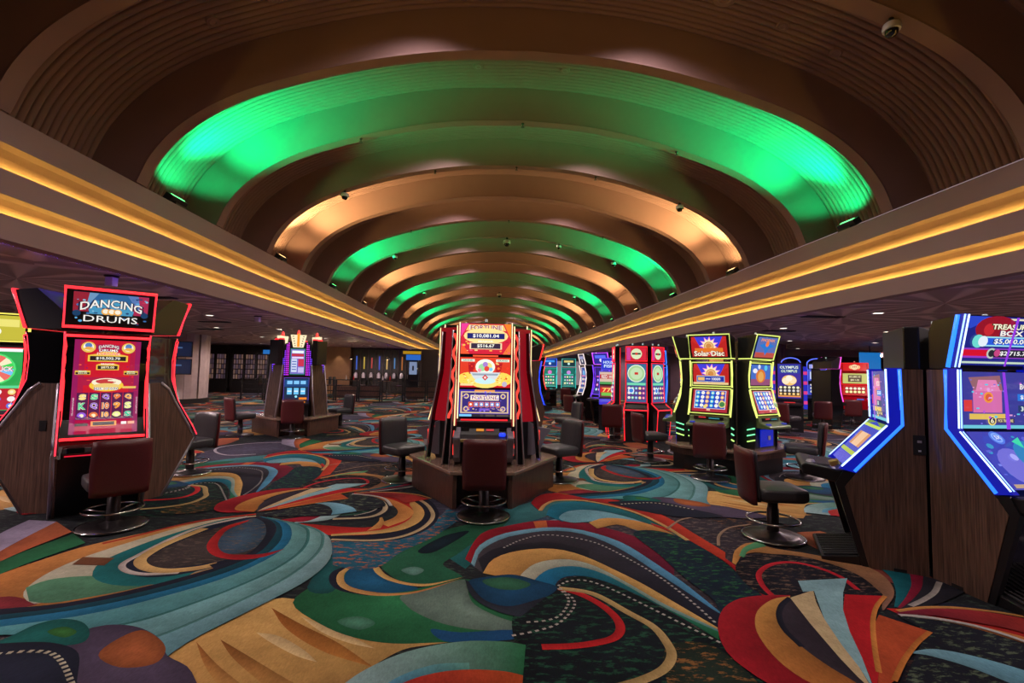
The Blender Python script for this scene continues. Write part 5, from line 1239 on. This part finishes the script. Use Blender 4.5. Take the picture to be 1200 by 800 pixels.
wheel_top(12.9, 18.4, 236, 'blue machine with lit arch top behind the OLYMPUS machine, right of two')
def red_retro():
    root = empty('slot_machine', (0, 0, 0)); RD = (255, 40, 40)
    MB().mat('red_gloss').prism([(.3, .55), (-.1, .55), (-.26, .86), (-.1, 1.02), (-.2, 1.05), (-.06, 1.42), (-.1, 1.46), (-.06, 1.86), (-.1, 1.92), (-.06, 2.22), (.3, 2.22)], -.42, .42).build('body', root)
    MB().mat('black_plastic').box((0, .1, .275), (.8, .45, .55)).build('pedestal', root)
    s = Scr(-.205, 1.06, -.075, 1.41, .72); s.full((200, 30, 30)); symbol_grid(s, .08, .15, .92, .85, 5, 2, (170, 20, 30), [(250, 240, 220), (120, 220, 190), (250, 180, 80), (240, 250, 160)]); s.build(root, 'lower_screen')
    s = Scr(-.105, 1.48, -.07, 1.84, .72); s.full((200, 200, 110)); s.rel(.22, .15, .78, .85, (90, 70, 50)); s.text('$3,280.10', .5, .66, .46, .2, (250, 240, 190)); s.text('$811.05', .5, .34, .36, .2, (250, 240, 190)); s.build(root, 'upper_screen')
    s = Scr(-.105, 1.94, -.07, 2.2, .7); s.full((214, 24, 24)); s.disc(.36, .5, .07, (250, 190, 130)); s.disc(.64, .5, .07, (250, 190, 130)); s.disc(.5, .5, .1, (250, 220, 170)); s.text('777', .5, .5, .2, .3, (200, 30, 30)); s.build(root, 'sign_screen')
    led(root, [(-.4, -.12, 1.44), (.4, -.12, 1.44), (.4, -.09, 2.22), (-.4, -.09, 2.22)], RD, .014, 1.2, True)
    MB().mat(glow((60, 120, 230), .8)).box((.15, -.265, .92), (.2, .02, .04)).build('display', root)
    candle(root, 0, .1, 2.22, (255, 160, 140))
    return root
place_at(red_retro(), 13.35, 17.0, 232, 'glossy red machine with coin sign standing in the right aisle', 'machines of the right aisle')
place_at(copy_tree(bpy.data.objects['slot_machine']) if False else bowed_machine((230, 80, 200), [(60, 40, 120), (230, 130, 190), (120, 180, 255), (250, 220, 160)], [(60, 40, 120), (200, 90, 220), (240, 220, 250)], False), 11.3, 15.6, 20, 'dark machine seen from behind with thin pink light, beside the red machine', 'machines of the right aisle')
place_at(bowed_machine((60, 120, 255), [(40, 60, 180), (120, 200, 250), (200, 120, 250), (250, 250, 200)], [(40, 60, 180), (140, 180, 250), (250, 250, 250)], False), 4.9, 13.9, 236, 'small blue lit machine in the gap between red neon and green neon', 'machines of the right aisle')
# wheel machine at the left edge
place_at(bowed_machine((255, 60, 80), [(40, 170, 80), (250, 220, 120), (220, 60, 60), (90, 160, 250)], [(200, 190, 60), (240, 230, 120), (250, 250, 240)], False, (220, 210, 90), wheel=True), -6.72, 6.95, -52, 'slot machine with big rainbow prize wheel cut by the left edge', GB)

# ---------------------------------------------------------------- tower with flame-shaped marquee (middle left)
def tower_machine(front=True):
    d0 = .5; Y = lambda d: d0-d
    root = empty('slot_machine', (0, 0, 0))
    for sx in (-1, 1):
        p = MB().mat('wood').add([(sx*.30, Y(.22), .44), (sx*.46, Y(.60), .44), (sx*.40, Y(.60), .95), (sx*.34, Y(.54), 1.75), (sx*.30, Y(.22), 1.75),
                                  (sx*.26, Y(.22), .44), (sx*.42, Y(.60), .44), (sx*.36, Y(.60), .95), (sx*.30, Y(.54), 1.75), (sx*.26, Y(.22), 1.75)],
                                 [(0, 1, 2, 3), (0, 3, 4), (5, 8, 7, 6), (5, 9, 8), (0, 5, 6, 1), (1, 6, 7, 2), (2, 7, 8, 3), (3, 8, 9, 4)]).build('side_panel', root)
        MB().mat('silver').tube([(sx*.46, Y(.61), .44), (sx*.40, Y(.61), .95), (sx*.34, Y(.55), 1.75)], .014, 4).build('silver_trim', p)
        MB().mat('black_plastic').box((sx*.4, Y(.36), 2.08), (.12, .34, .62)).build('side_topper', root)
        MB().mat(glow((255, 40, 50), 1.4)).lathe([(.07, 0), (.06, .04)], 12, (sx*.4, Y(.36), 2.39)).build('red_beacon', root)
    MB().mat('black_plastic').prism([(Y(d), z) for d, z in [(.22, .44), (.58, .44), (.58, .8), (.56, .95), (.5, 1.45), (.46, 2.3), (.22, 2.3)]], -.30, .30).build('body', root)
    s = Scr(Y(.575), .86, Y(.515), 1.4, .56); s.full((16, 40, 70)); s.rel(.0, .62, 1, .95, (20, 70, 130))
    for u in (.22, .5, .78): s.rel(u-.11, .74, u+.11, .9, (130, 200, 250)); s.rel(u-.1, .26, u+.1, .56, (110, 200, 250)); s.rel(u-.08, .38, u+.08, .44, (230, 245, 255))
    s.disc(.5, .16, .03, (150, 230, 255)); s.rel(.62, .02, .95, .12, (240, 130, 30)); s.rel(.05, .02, .5, .1, (40, 30, 60)); s.build(root, 'lower_screen')
    led(root, loop_rect([(Y(.58), .84), (Y(.52), 1.42)], .29), (120, 90, 220), .008, .9, True)
    s = Scr(Y(.505), 1.5, Y(.48), 2.17, .36); s.full((30, 120, 100)); s.rel(.05, .03, .95, .97, (120, 110, 200)); s.rel(.12, .82, .88, .92, (240, 250, 250)); s.rel(.1, .7, .9, .8, (200, 50, 70)); s.rel(.1, .1, .46, .6, (210, 220, 245)); s.rel(.54, .32, .92, .6, (206, 50, 80)); s.rel(.54, .08, .92, .28, (200, 190, 240))
    for v in (.2, .3, .4, .5): s.rel(.14, v-.02, .42, v+.02, (90, 110, 190))
    s.rel(.12, .62, .88, .68, (240, 220, 250)); s.build(root, 'upper_screen')
    # flame of dotted lights: stepped columns of bulbs each side
    for sx in (-1, 1):
        for k, (x, z1, c) in enumerate(((.215, 2.34, (230, 60, 240)), (.255, 2.26, (210, 50, 250)), (.295, 2.12, (150, 60, 255)), (.33, 1.95, (110, 70, 255)))):
            b = MB().mat(glow(c, 1.5)); z = 1.5
            while z < z1: b.box((sx*x, Y(.52), z), (.022, .02, .026)); z += .05
            b.build('bulb_column', root)['kind'] = 'stuff'
    t = MB().mat(glow((250, 232, 190), 1.1)).add([(-.12, Y(.53), 2.2), (.12, Y(.53), 2.2), (.19, Y(.53), 2.52), (-.19, Y(.53), 2.52), (-.12, Y(.45), 2.2), (.12, Y(.45), 2.2), (.19, Y(.45), 2.52), (-.19, Y(.45), 2.52)],
        [(0, 1, 2, 3), (5, 4, 7, 6), (0, 3, 7, 4), (1, 5, 6, 2), (3, 2, 6, 7), (0, 4, 5, 1)]).build('marquee', root)
    MB().mat(glow((255, 120, 30), 1.8)).box((0, Y(.536), 2.38), (.06, .01, .34)).build('orange_bar', t)
    for i in range(5):
        for sx in (-1, 1): MB().mat('dark_metal').box((sx*(.075+.012*i), Y(.534), 2.24+.06*i), (.03, .008, .02)).build('bulb_gap', t)
    MB().mat(glow((255, 60, 50), 1.6)).lathe([(.045, 0), (.03, .1), (.0, .13)], 10, (0, Y(.49), 2.52)).build('top_beacon', root)
    dk = MB().mat('black_plastic').prism([(Y(.56), .86), (Y(.74), .78), (Y(.74), .74), (Y(.56), .70)], -.32, .32).build('button_deck', root)
    MB().mat(glow((240, 140, 30), 1.0)).box((.14, Y(.68), .815), (.16, .05, .01), 0, R(24)).build('button_row', dk)
    return root
OM = (-5.02, 13.15); FM = -72
slot_base(OM, [FM, FM+120, FM-120], 'brown three-lobed base under the flame-topped machines in the left aisle', hgt=.44, reach=1.06, wide=.36)
m6 = tower_machine(); GM = 'flame-topped machines in the left aisle'
put_machine(m6, OM, .5, FM, 'machine with purple flame of bulbs and orange marquee, middle left', GM)
put_machine(copy_tree(m6), OM, .5, FM+120, 'flame-topped machine facing away on the right of the purple bulbs', GM)
put_machine(copy_tree(m6), OM, .5, FM-120, 'flame-topped machine facing away on the left of the purple bulbs', GM)

# ---------------------------------------------------------------- chairs
CG = 'swivel chairs at the machines'
chair(-3.86, 5.34, FD+180+6, 'swivel chair with dark red back in front of the DANCING DRUMS screen', CG)
chair(-4.62, 7.92, 252, 'black swivel chair beside the DANCING DRUMS cluster, seat toward the machine', CG)
chair(-.01, 5.72, 90, 'swivel chair with dark red back in front of the $10,081.04 machine', CG)
chair(-1.27, 7.56, -46, 'black swivel chair at the left of the centre machine base', CG)
chair(1.15, 7.62, 212, 'black swivel chair at the right of the centre machine base', CG)
chair(2.05, 12.2, 200, 'blue-lit chair behind the centre cluster, by the bowed blue machine', CG)
chair(3.04, 5.06, -8, 'front swivel chair turned right toward the wood-sided machine', CG)
chair(3.66, 7.82, 62, 'swivel chair with dark red back in front of the Solar Disc machine', CG)
chair(5.31, 7.94, 150, 'swivel chair at the turned green neon machine, back to the right', CG)
chair(3.2, 9.38, 8, 'grey-looking chair between the red neon legs and the green neon base', CG)
chair(3.12, 11.98, 75, 'dark red backed chair in front of the blue fish machine', CG)
chair(-5.98, 12.2, 50, 'dark red chair at the left of the flame-topped machines', CG)
chair(-4.62, 11.9, 108, 'dark red backed chair in front of the purple flame machine', CG)
chair(-4.15, 14.1, 228, 'blue-lit chair at the right behind the flame-topped machines', CG)
chair(8.75, 13.75, 20, 'dark chair in front of the OLYMPUS machine', CG)
chair(10.6, 14.9, 60, 'dark chair in front of the pink lit machine in the right aisle', CG)
chair(12.6, 16.2, 60, 'dark chair in front of the glossy red machine', CG)
chair(2.75, 23.0, 80, 'far chair in front of the teal screens, left one', CG)
chair(3.75, 23.0, 80, 'far chair in front of the teal screens, right one', CG)
chair(2.95, 16.2, 30, 'dark chair in front of the white lit machine', CG)

# ================================================================== CEILING FITTINGS
def dome_camera(x, y, z, label, size=1.0):
    r = empty('security_camera', (x, y, z)); k = size
    MB().mat('dark_metal').lathe([(.03*k, 0), (.03*k, -.05*k), (.05*k, -.055*k)], 12).build('mount', r)
    MB().mat('white_plastic').lathe([(.03*k, -.05*k), (.085*k, -.07*k), (.095*k, -.12*k), (.09*k, -.15*k)], 20).build('housing', r)
    MB().mat('black_gloss').lathe([(.07*k, -.15*k), (.066*k, -.185*k), (.045*k, -.215*k), (0.001, -.225*k)], 20).build('dome', r)
    return tag(r, label, 'security camera', 'domes on the vault')
def rib_y(k): return Y1+k*S+.11
for sd, sx in (('left', -1), ('right', 1)):
    for k, od in ((-1, 'first'), (2, 'second'), (5, 'third'), (9, 'fourth')):
        dome_camera(XC+sx*4.08, rib_y(k), z_arc(sx*4.08, 0)+.005, 'white dome camera under the vault rib at %s, %s from the front' % (sd, od))
dome_camera(XC+.04, rib_y(5), z_arc(0, 0), 'bell-shaped dome camera at the middle of a far rib', 1.5)
dome_camera(XC+2.0, rib_y(5), z_arc(2, 0), 'small dome camera right of the bell-shaped one', .9)
dome_camera(XC+.06, rib_y(11), z_arc(0, 0), 'far bell-shaped dome camera at the vault crown', 1.5)
def nub(x, y, z, label):
    r = empty('sprinkler', (x, y, z)); MB().mat('black_plastic').lathe([(.03, 0), (.03, -.02), (.012, -.03), (.012, -.07)], 10).build('stem', r)
    MB().mat('dark_metal').lathe([(.035, -.07), (.035, -.078)], 12).build('deflector', r); tag(r, label, 'sprinkler', 'sprinkler heads under the ribs')
for k, od in ((1, 'green'), (2, 'amber'), (4, 'second green')):
    for dx, sd in ((-3.17 if k != 2 else -1.95, 'left'), (.02, 'middle'), (3.17 if k != 2 else 1.97, 'right')):
        nub(XC+dx, rib_y(k), z_arc(dx, 0), 'tiny black sprinkler head at the %s of the rib beside the %s bay' % (sd, od))
def puck(x, y, z, r_, label, tilt=0):
    e = empty('ceiling_speaker', (x, y, z)); e.rotation_euler = (0, tilt, 0)
    MB().mat('paint').lathe([(r_, 0.03), (r_, -.03), (r_*.85, -.04)], 24).build('cover', e); MB().mat('paint_fascia').ring((0, 0, -.04), r_*.5, r_*.08, 20).build('grille_ring', e)
    tag(e, label, 'speaker', 'round covers in the fluted soffit')
for dx, y, r_, lb in ((-4.45, 6.55, .09, 'round cover in the near fluted soffit, leftmost'), (-3.6, 6.45, .09, 'round cover in the near fluted soffit, beside the leftmost'), (3.55, 6.45, .09, 'round cover in the near fluted soffit, second from right'), (4.4, 6.55, .09, 'round cover in the near fluted soffit, rightmost'), (2.62, 6.3, .17, 'large round speaker cover in the near fluted soffit'),
                      (-.87, 8.5, .09, 'round cover in the green soffit left of the crown'), (.72, 8.5, .09, 'round cover in the green soffit right of the crown')):
    sl = (z_arc(dx+.1, REC)-z_arc(dx-.1, REC))/.2
    puck(XC+dx, y, z_arc(dx, REC)-.02, r_, lb, -math.atan(sl))
# boxes and vents of the low ceilings
def box_camera(x, y, label):
    r = empty('ceiling_sensor', (x, y, ZLOW)); MB().mat('black_frame').lathe([(.1, 0), (.1, -.02), (.05, -.03)], 14).build('mount', r); MB().mat('white_plastic').box((0, 0, -.1), (.12, .12, .14)).build('housing', r, .01); tag(r, label, 'ceiling sensor', 'fittings of the low ceilings')
box_camera(-5.9, 7.8, 'white ceiling unit just above the DANCING DRUMS sign'); box_camera(8.2, 5.2, 'white ceiling unit above the TREASURE BOX machine'); box_camera(-6.3, 13.5, 'white ceiling unit in front of the flame-topped machines')
def vent(x, y, label, w=.9):
    r = empty('ceiling_vent', (x, y, ZLOW)); MB().mat('black_frame').box((0, 0, -.006), (w, .28, .012)).build('opening', r)
    for k in range(5): MB().mat('dark_metal').box((0, -.1+.05*k, -.016), (w, .012, .012)).build('slat', r)
    tag(r, label, 'ceiling vent', 'vents of the low ceilings')
for x, y, lb in ((-6.9, 10.2, 'dark slot vent above the chair by DANCING DRUMS'), (-8.6, 15.6, 'dark slot vent in the left ceiling before the pillar'), (-10.5, 18.8, 'dark slot vent in the left ceiling near the televisions'), (7.6, 10.6, 'dark slot vent above the green neon machines'), (8.8, 14.2, 'dark slot vent farther right above OLYMPUS')): vent(x, y, lb)
r = empty('sprinkler', (XC-HW+.12, 4.3, 1.55+EYE)); MB().mat('dark_metal').lathe([(.008, 0), (.008, .12)], 8).build('stem', r); MB().mat('dark_metal').lathe([(.03, .12), (.03, .126)], 10).build('deflector', r); tag(r, 'small sprinkler head rising in the lower amber cove at left', 'sprinkler')

# ================================================================== FAR SIDES OF THE ROOM
def wall(name, p0, p1, z0, z1, mat, label, th=.2):
    (xa, ya), (xb, yb) = p0, p1; t = Vector((xb-xa, yb-ya, 0)); L_ = t.length; t.normalize(); n = Vector((-t.y, t.x, 0))*th
    q = [(xa, ya), (xb, yb), (xb+n.x, yb+n.y), (xa+n.x, ya+n.y)]
    return tag(MB().mat(mat).vprism(q, z0, z1).build(name), label, kind='structure')
wall('wall_left', (XL, YB), (XL, YA), 0, ZLOW, 'dark_wall', 'dark side wall of the left aisle')
wall('wall_right', (XR, YA), (XR, YB), 0, ZLOW, 'drape', 'mauve side wall of the right aisle', -.2)
wall('wall_left_back', (XL, 33.4), (-3.4, 33.4), 0, ZLOW, 'dark_wall', 'dark wall behind the restaurant rail')
wall('wall_right_back', (7.2, 31.5), (XR, 31.5), 0, ZLOW, 'drape', 'mauve wall at the end of the right aisle')
wall('wall_behind', (XL, YA-.1), (XR, YA-.1), 0, 7.4, 'dark_wall', 'wall behind the viewer', -.2)
# curved stone pillar with televisions
pr = empty('wall_pillar', (-14.35, 22.6, 0)); tag(pr, 'pale striped stone pillar with televisions at left', kind='structure')
MB().mat('black_frame').lathe([(1.62, 0), (1.62, .22)], 40).build('plinth', pr)
npn = 30
for k in range(npn):
    a0 = 2*math.pi*k/npn; a1 = a0+2*math.pi/npn*(.93); rr = 1.55+rng.uniform(-.03, .03)
    q = [(rr*math.cos(a0), rr*math.sin(a0)), (rr*math.cos(a1), rr*math.sin(a1)), (1.3*math.cos(a1), 1.3*math.sin(a1)), (1.3*math.cos(a0), 1.3*math.sin(a0))]
    MB().mat('stone_white').vprism(q, .22, ZLOW).build('stone_strip', pr)
MB().mat('dark_wall').lathe([(1.45, .2), (1.45, ZLOW)], 30).build('core', pr)
for z, lb in ((2.35, 'upper dark television on the stone pillar'), (1.62, 'lower dark television on the stone pillar')):
    t = empty('television', (-12.95, 20.8, z)); t.rotation_euler = (0, 0, R(28))
    MB().mat('black_plastic').box((0, 0, 0), (1.15, .06, .66)).build('body', t, .01); s = Scr(-.035, -.29, -.035, .29, 1.06); s.full((10, 26, 52)); s.rel(.45, .55, .7, .65, (70, 100, 140)); s.build(t); MB().mat('dark_metal').box((-.1, .12, 0), (.1, .2, .1)).build('wall_arm', t)
    tag(t, lb, 'television', 'televisions on the pillar')
cb = empty('serving_cabinet', (-13.2, 19.6, 0), R(20)); MB().mat('wood').box((0, 0, .55), (1.5, .6, 1.1)).build('body', cb, .01); MB().mat('counter_top').box((0, 0, 1.12), (1.6, .7, .05)).build('top', cb); MB().mat('black_frame').box((0, -.305, .55), (1.3, .01, .9)).build('door', cb); tag(cb, 'dark wooden cabinet at the foot of the stone pillar', 'cabinet')

# restaurant front: framed windows with lit rooms behind
def window_front(n, x0, x1, y, lit, label):
    r = empty('window_%d' % n, (x0, y, 0)); w = x1-x0; tag(r, label, kind='structure')
    MB().mat('black_frame').box((w/2, 0, 2.72), (w, .16, .5)).build('lintel', r); MB().mat('black_frame').box((w/2, 0, .4), (w, .16, .8)).build('base_panel', r)
    for k in range(5): MB().mat('black_frame').box((w*k/4, 0, 1.5), (.12 if k % 2 == 0 else .08, .18, 2.4)).build('post', r)
    for b in range(4):
        xa, xb = w*b/4+.07, w*(b+1)/4-.07; nx, nz = 4, 5
        for i in range(nx):
            for j in range(nz):
                c = lit[(i*3+j*5+b*7+(i*j) % 3) % len(lit)]
                MB().mat(glow(c, .32)).box((xa+(xb-xa)*(i+.5)/nx, .02, .85+1.6*(j+.5)/nz), ((xb-xa)/nx-.05, .02, 1.6/nz-.05)).build('pane', r)
WL = [(150, 112, 112), (122, 92, 104), (162, 122, 110), (112, 88, 104), (182, 138, 116), (134, 108, 124), (100, 80, 96), (168, 130, 124)]
window_front(1, -19.6, -16.6, 31.8, WL, 'restaurant window with small warm panes, left')
window_front(2, -16.3, -13.3, 31.8, WL[::-1], 'restaurant window with small warm panes, right')
MB().mat(glow((30, 110, 190), .9)).box((2.4, -.1, 2.62), (.9, .05, .26)).build('neon_sign', bpy.data.objects['window_2'])
tag(MB().mat('cream_wall').box((-12.6, 31.6, ZLOW/2), (1.1, .6, ZLOW)).build('wall_pier'), 'cream pier beside the restaurant windows', kind='structure')
tag(MB().mat('brown_wall').box((-10.4, 32.8, ZLOW/2), (2.6, .5, ZLOW)).build('wall_mural'), 'brown textured wall panel lit from above behind the rail', kind='structure')
for x in (-11.1, -9.8): spot('wall_washer', (x, 32.1, ZLOW-.05), (0, .2, -1), 60, (1, .75, .5), 60, .6, .05)
# bar display: dark case with coloured bottles of light
bd = empty('bar_display', (-6.7, 32.9, 0)); tag(bd, 'dark bar back with columns of coloured light behind the rail', 'bar display')
MB().mat('black_frame').box((0, 0, 1.5), (4.4, .4, 2.9)).build('case', bd)
for k in range(9):
    x = -2.0+.5*k; c = [(60, 110, 230), (220, 190, 60), (200, 60, 60), (60, 90, 220), (240, 200, 110), (60, 140, 210), (200, 120, 50), (70, 80, 200), (210, 200, 160)][k]
    MB().mat(glow(c, .6)).box((x, -.22, 2.05), (.07, .03, .9-.1*(k % 3))).build('light_column', bd); MB().mat('dark_wall').box((x+.25, -.22, 1.5), (.05, .06, 2.8)).build('mullion', bd)
    MB().mat('silver').lathe([(.12, 1.05), (.12, 1.3), (.05, 1.42)], 10, (x, -.35, 0)).build('jar', bd)
kk = empty('kiosk', (-4.15, 27.5, 0)); MB().mat('black_plastic').box((0, 0, .75), (.6, .4, 1.5)).build('body', kk); MB().mat(glow((150, 170, 210), .6)).box((0, -.21, 1.75), (.42, .02, .7)).build('screen', kk); MB().mat(glow((40, 110, 210), .8)).box((0, -.2, 2.35), (.8, .04, .3)).build('sign_screen', kk); MB().mat('black_frame').box((0, -.225, 1.75), (.09, .01, .26)).build('arrow_stem', kk); MB().mat('black_plastic').box((0, 0, 2.1), (.5, .2, .7)).build('mast', kk); tag(kk, 'kiosk with pale screen and blue sign by the rail', 'kiosk')
MB().mat(glow((200, 150, 20), .7)).box((-.1, -.1, 2.62), (1.0, .06, .16)).build('top_sign', kk)
k2 = empty('kiosk', (-2.2, 30, 0)); MB().mat('black_plastic').box((0, 0, .9), (.5, .4, 1.8)).build('body', k2); MB().mat(glow((40, 130, 220), .7)).box((0, -.21, 2.2), (.45, .02, 1.0)).build('screen', k2); MB().mat('black_plastic').box((0, 0, 2.2), (.5, .36, 1.1)).build('mast', k2); tag(k2, 'kiosk with tall blue screen farther behind', 'kiosk')
# rail of the restaurant: posts, bars and low dark panels, in bays
RG = 'rail bays of the restaurant'
def rail_bay(x, y, w, rz, panel, label):
    r = empty('railing', (x, y, 0), rz)
    for px_ in (0, w): MB().mat('black_frame').box((px_, 0, .55), (.07, .07, 1.1)).build('post', r)
    for z in (1.08, .8, .52, .24): MB().mat('black_frame').box((w/2, 0, z), (w, .045, .045)).build('rail', r)
    if panel: MB().mat('wood_base').box((w/2, .03, .45), (w-.1, .03, .6)).build('panel', r)
    tag(r, label, 'railing', RG)
for k in range(9):
    rail_bay(-12.4+1.16*k, 25.2+.06*k, 1.05, .05, k % 3 != 0, '%s bay of the dark restaurant railing counted from the stone pillar' % ORD[k].replace('nearest', 'first'))
# dining furniture behind the rail
def stool(x, y, rz):
    r = empty('bar_stool', (x, y, 0), rz)
    for a, b in ((-.17, -.17), (.17, -.17), (.17, .17), (-.17, .17)): MB().mat('black_frame').tube([(a*1.2, b*1.2, 0), (a, b, .7)], .018, 5).build('leg', r)
    MB().mat('leather_red').box((0, 0, .73), (.42, .42, .07)).build('seat', r); MB().mat('black_frame').box((0, .19, .98), (.42, .04, .42)).build('backrest', r)
    return r
def table(x, y):
    r = empty('bar_table', (x, y, 0)); MB().mat('dark_metal').lathe([(.28, 0), (.28, .03), (.04, .05), (.04, 1.0)], 14).build('pedestal', r); MB().mat('counter_top').box((0, 0, 1.02), (.8, .8, .05)).build('table_top', r); return r
for k in range(4):
    x = -11.6+2.0*k
    tag(table(x, 27.4), '%s bar table behind the railing counted from the stone pillar' % ORD[k].replace('nearest', 'first'), 'table', 'tables behind the rail')
    for j, dx in ((0, -.7), (1, .7)): tag(stool(x+dx, 27.4, R(90 if dx < 0 else -90)), '%s stool of the %s bar table behind the railing' % (('left', 'right')[j], ORD[k].replace('nearest', 'first')), 'stool', 'stools behind the rail')
def pendant(x, y, label):
    r = empty('pendant_lamp', (x, y, 2.2)); MB().mat('black_frame').tube([(0, 0, .1), (0, 0, ZLOW-2.2)], .008, 5).build('cord', r)
    MB().mat('dark_metal').lathe([(.14, 0), (.1, .08), (.02, .12)], 14).build('lamp_shade', r); MB().mat(glow((255, 200, 130), 3.0)).lathe([(.001, -.005), (.06, .0), (.05, .04)], 12).build('bulb', r)
    l = bpy.data.lights.new('pendant_glow', 'POINT'); l.energy = 45; l.color = (1, .7, .42); l.shadow_soft_size = .06
    o = bpy.data.objects.new('pendant_glow', l); COL.objects.link(o); o.parent = r; o.location = (0, 0, -.06)
    tag(r, label, 'pendant lamp', 'pendant lamps over the bar tables')
for k in range(4): pendant(-11.6+2.0*k, 27.4, 'small pendant lamp over the %s bar table behind the railing' % ORD[k].replace('nearest', 'first'))
for k in range(4):
    for j in range(3):
        b = MB().mat(('white_plastic', 'olive_panel', 'red_gloss')[j]).lathe([(.04, 0), (.04, .14), (.015, .2), (.015, .25)], 10, (-11.6+2.0*k-.2+.2*j, 27.3+.1*(j % 2), 1.045)).build('bottle')
        tag(b, '%s bottle on the %s bar table behind the railing' % (('white', 'green', 'red')[j], ORD[k].replace('nearest', 'first')), 'bottle', 'bottles on the bar tables')
# right aisle: fluted drape column, soffit, signs
dc = empty('wall_column', (11.6, 20.4, 0)); tag(dc, 'wide mauve fluted column in the right aisle', kind='structure')
for k in range(12): MB().mat('drape').lathe([(.13, 0), (.13, ZLOW)], 10, (-1.3+.23*k, .04*(k % 2), 0)).build('flute', dc)
so = MB().mat('paint_fascia').box((17, 24, ZLOW-.16), (16, .5, .32)).build('trim_soffit'); tag(so, 'pale dropped soffit across the right aisle', kind='structure')
lw = MB().mat(glow((220, 150, 60), .7)).box((16.0, 31.44, 2.5), (2.6, .1, .5)).build('lit_niche'); tag(lw, 'amber lit niche in the wall behind the red machine', 'niche')
bs = MB().mat(glow((30, 120, 200), .8)).box((16.4, 20.0, 2.3), (.9, .08, .95)).build('hanging_sign'); tag(bs, 'blue hanging sign above the right aisle', 'sign')
ht = MB().mat('dark_metal').tube([(16.4, 20, 2.77), (16.4, 20, ZLOW)], .02).build('hanger', bs); ht.matrix_parent_inverse = Matrix.Identity(4)
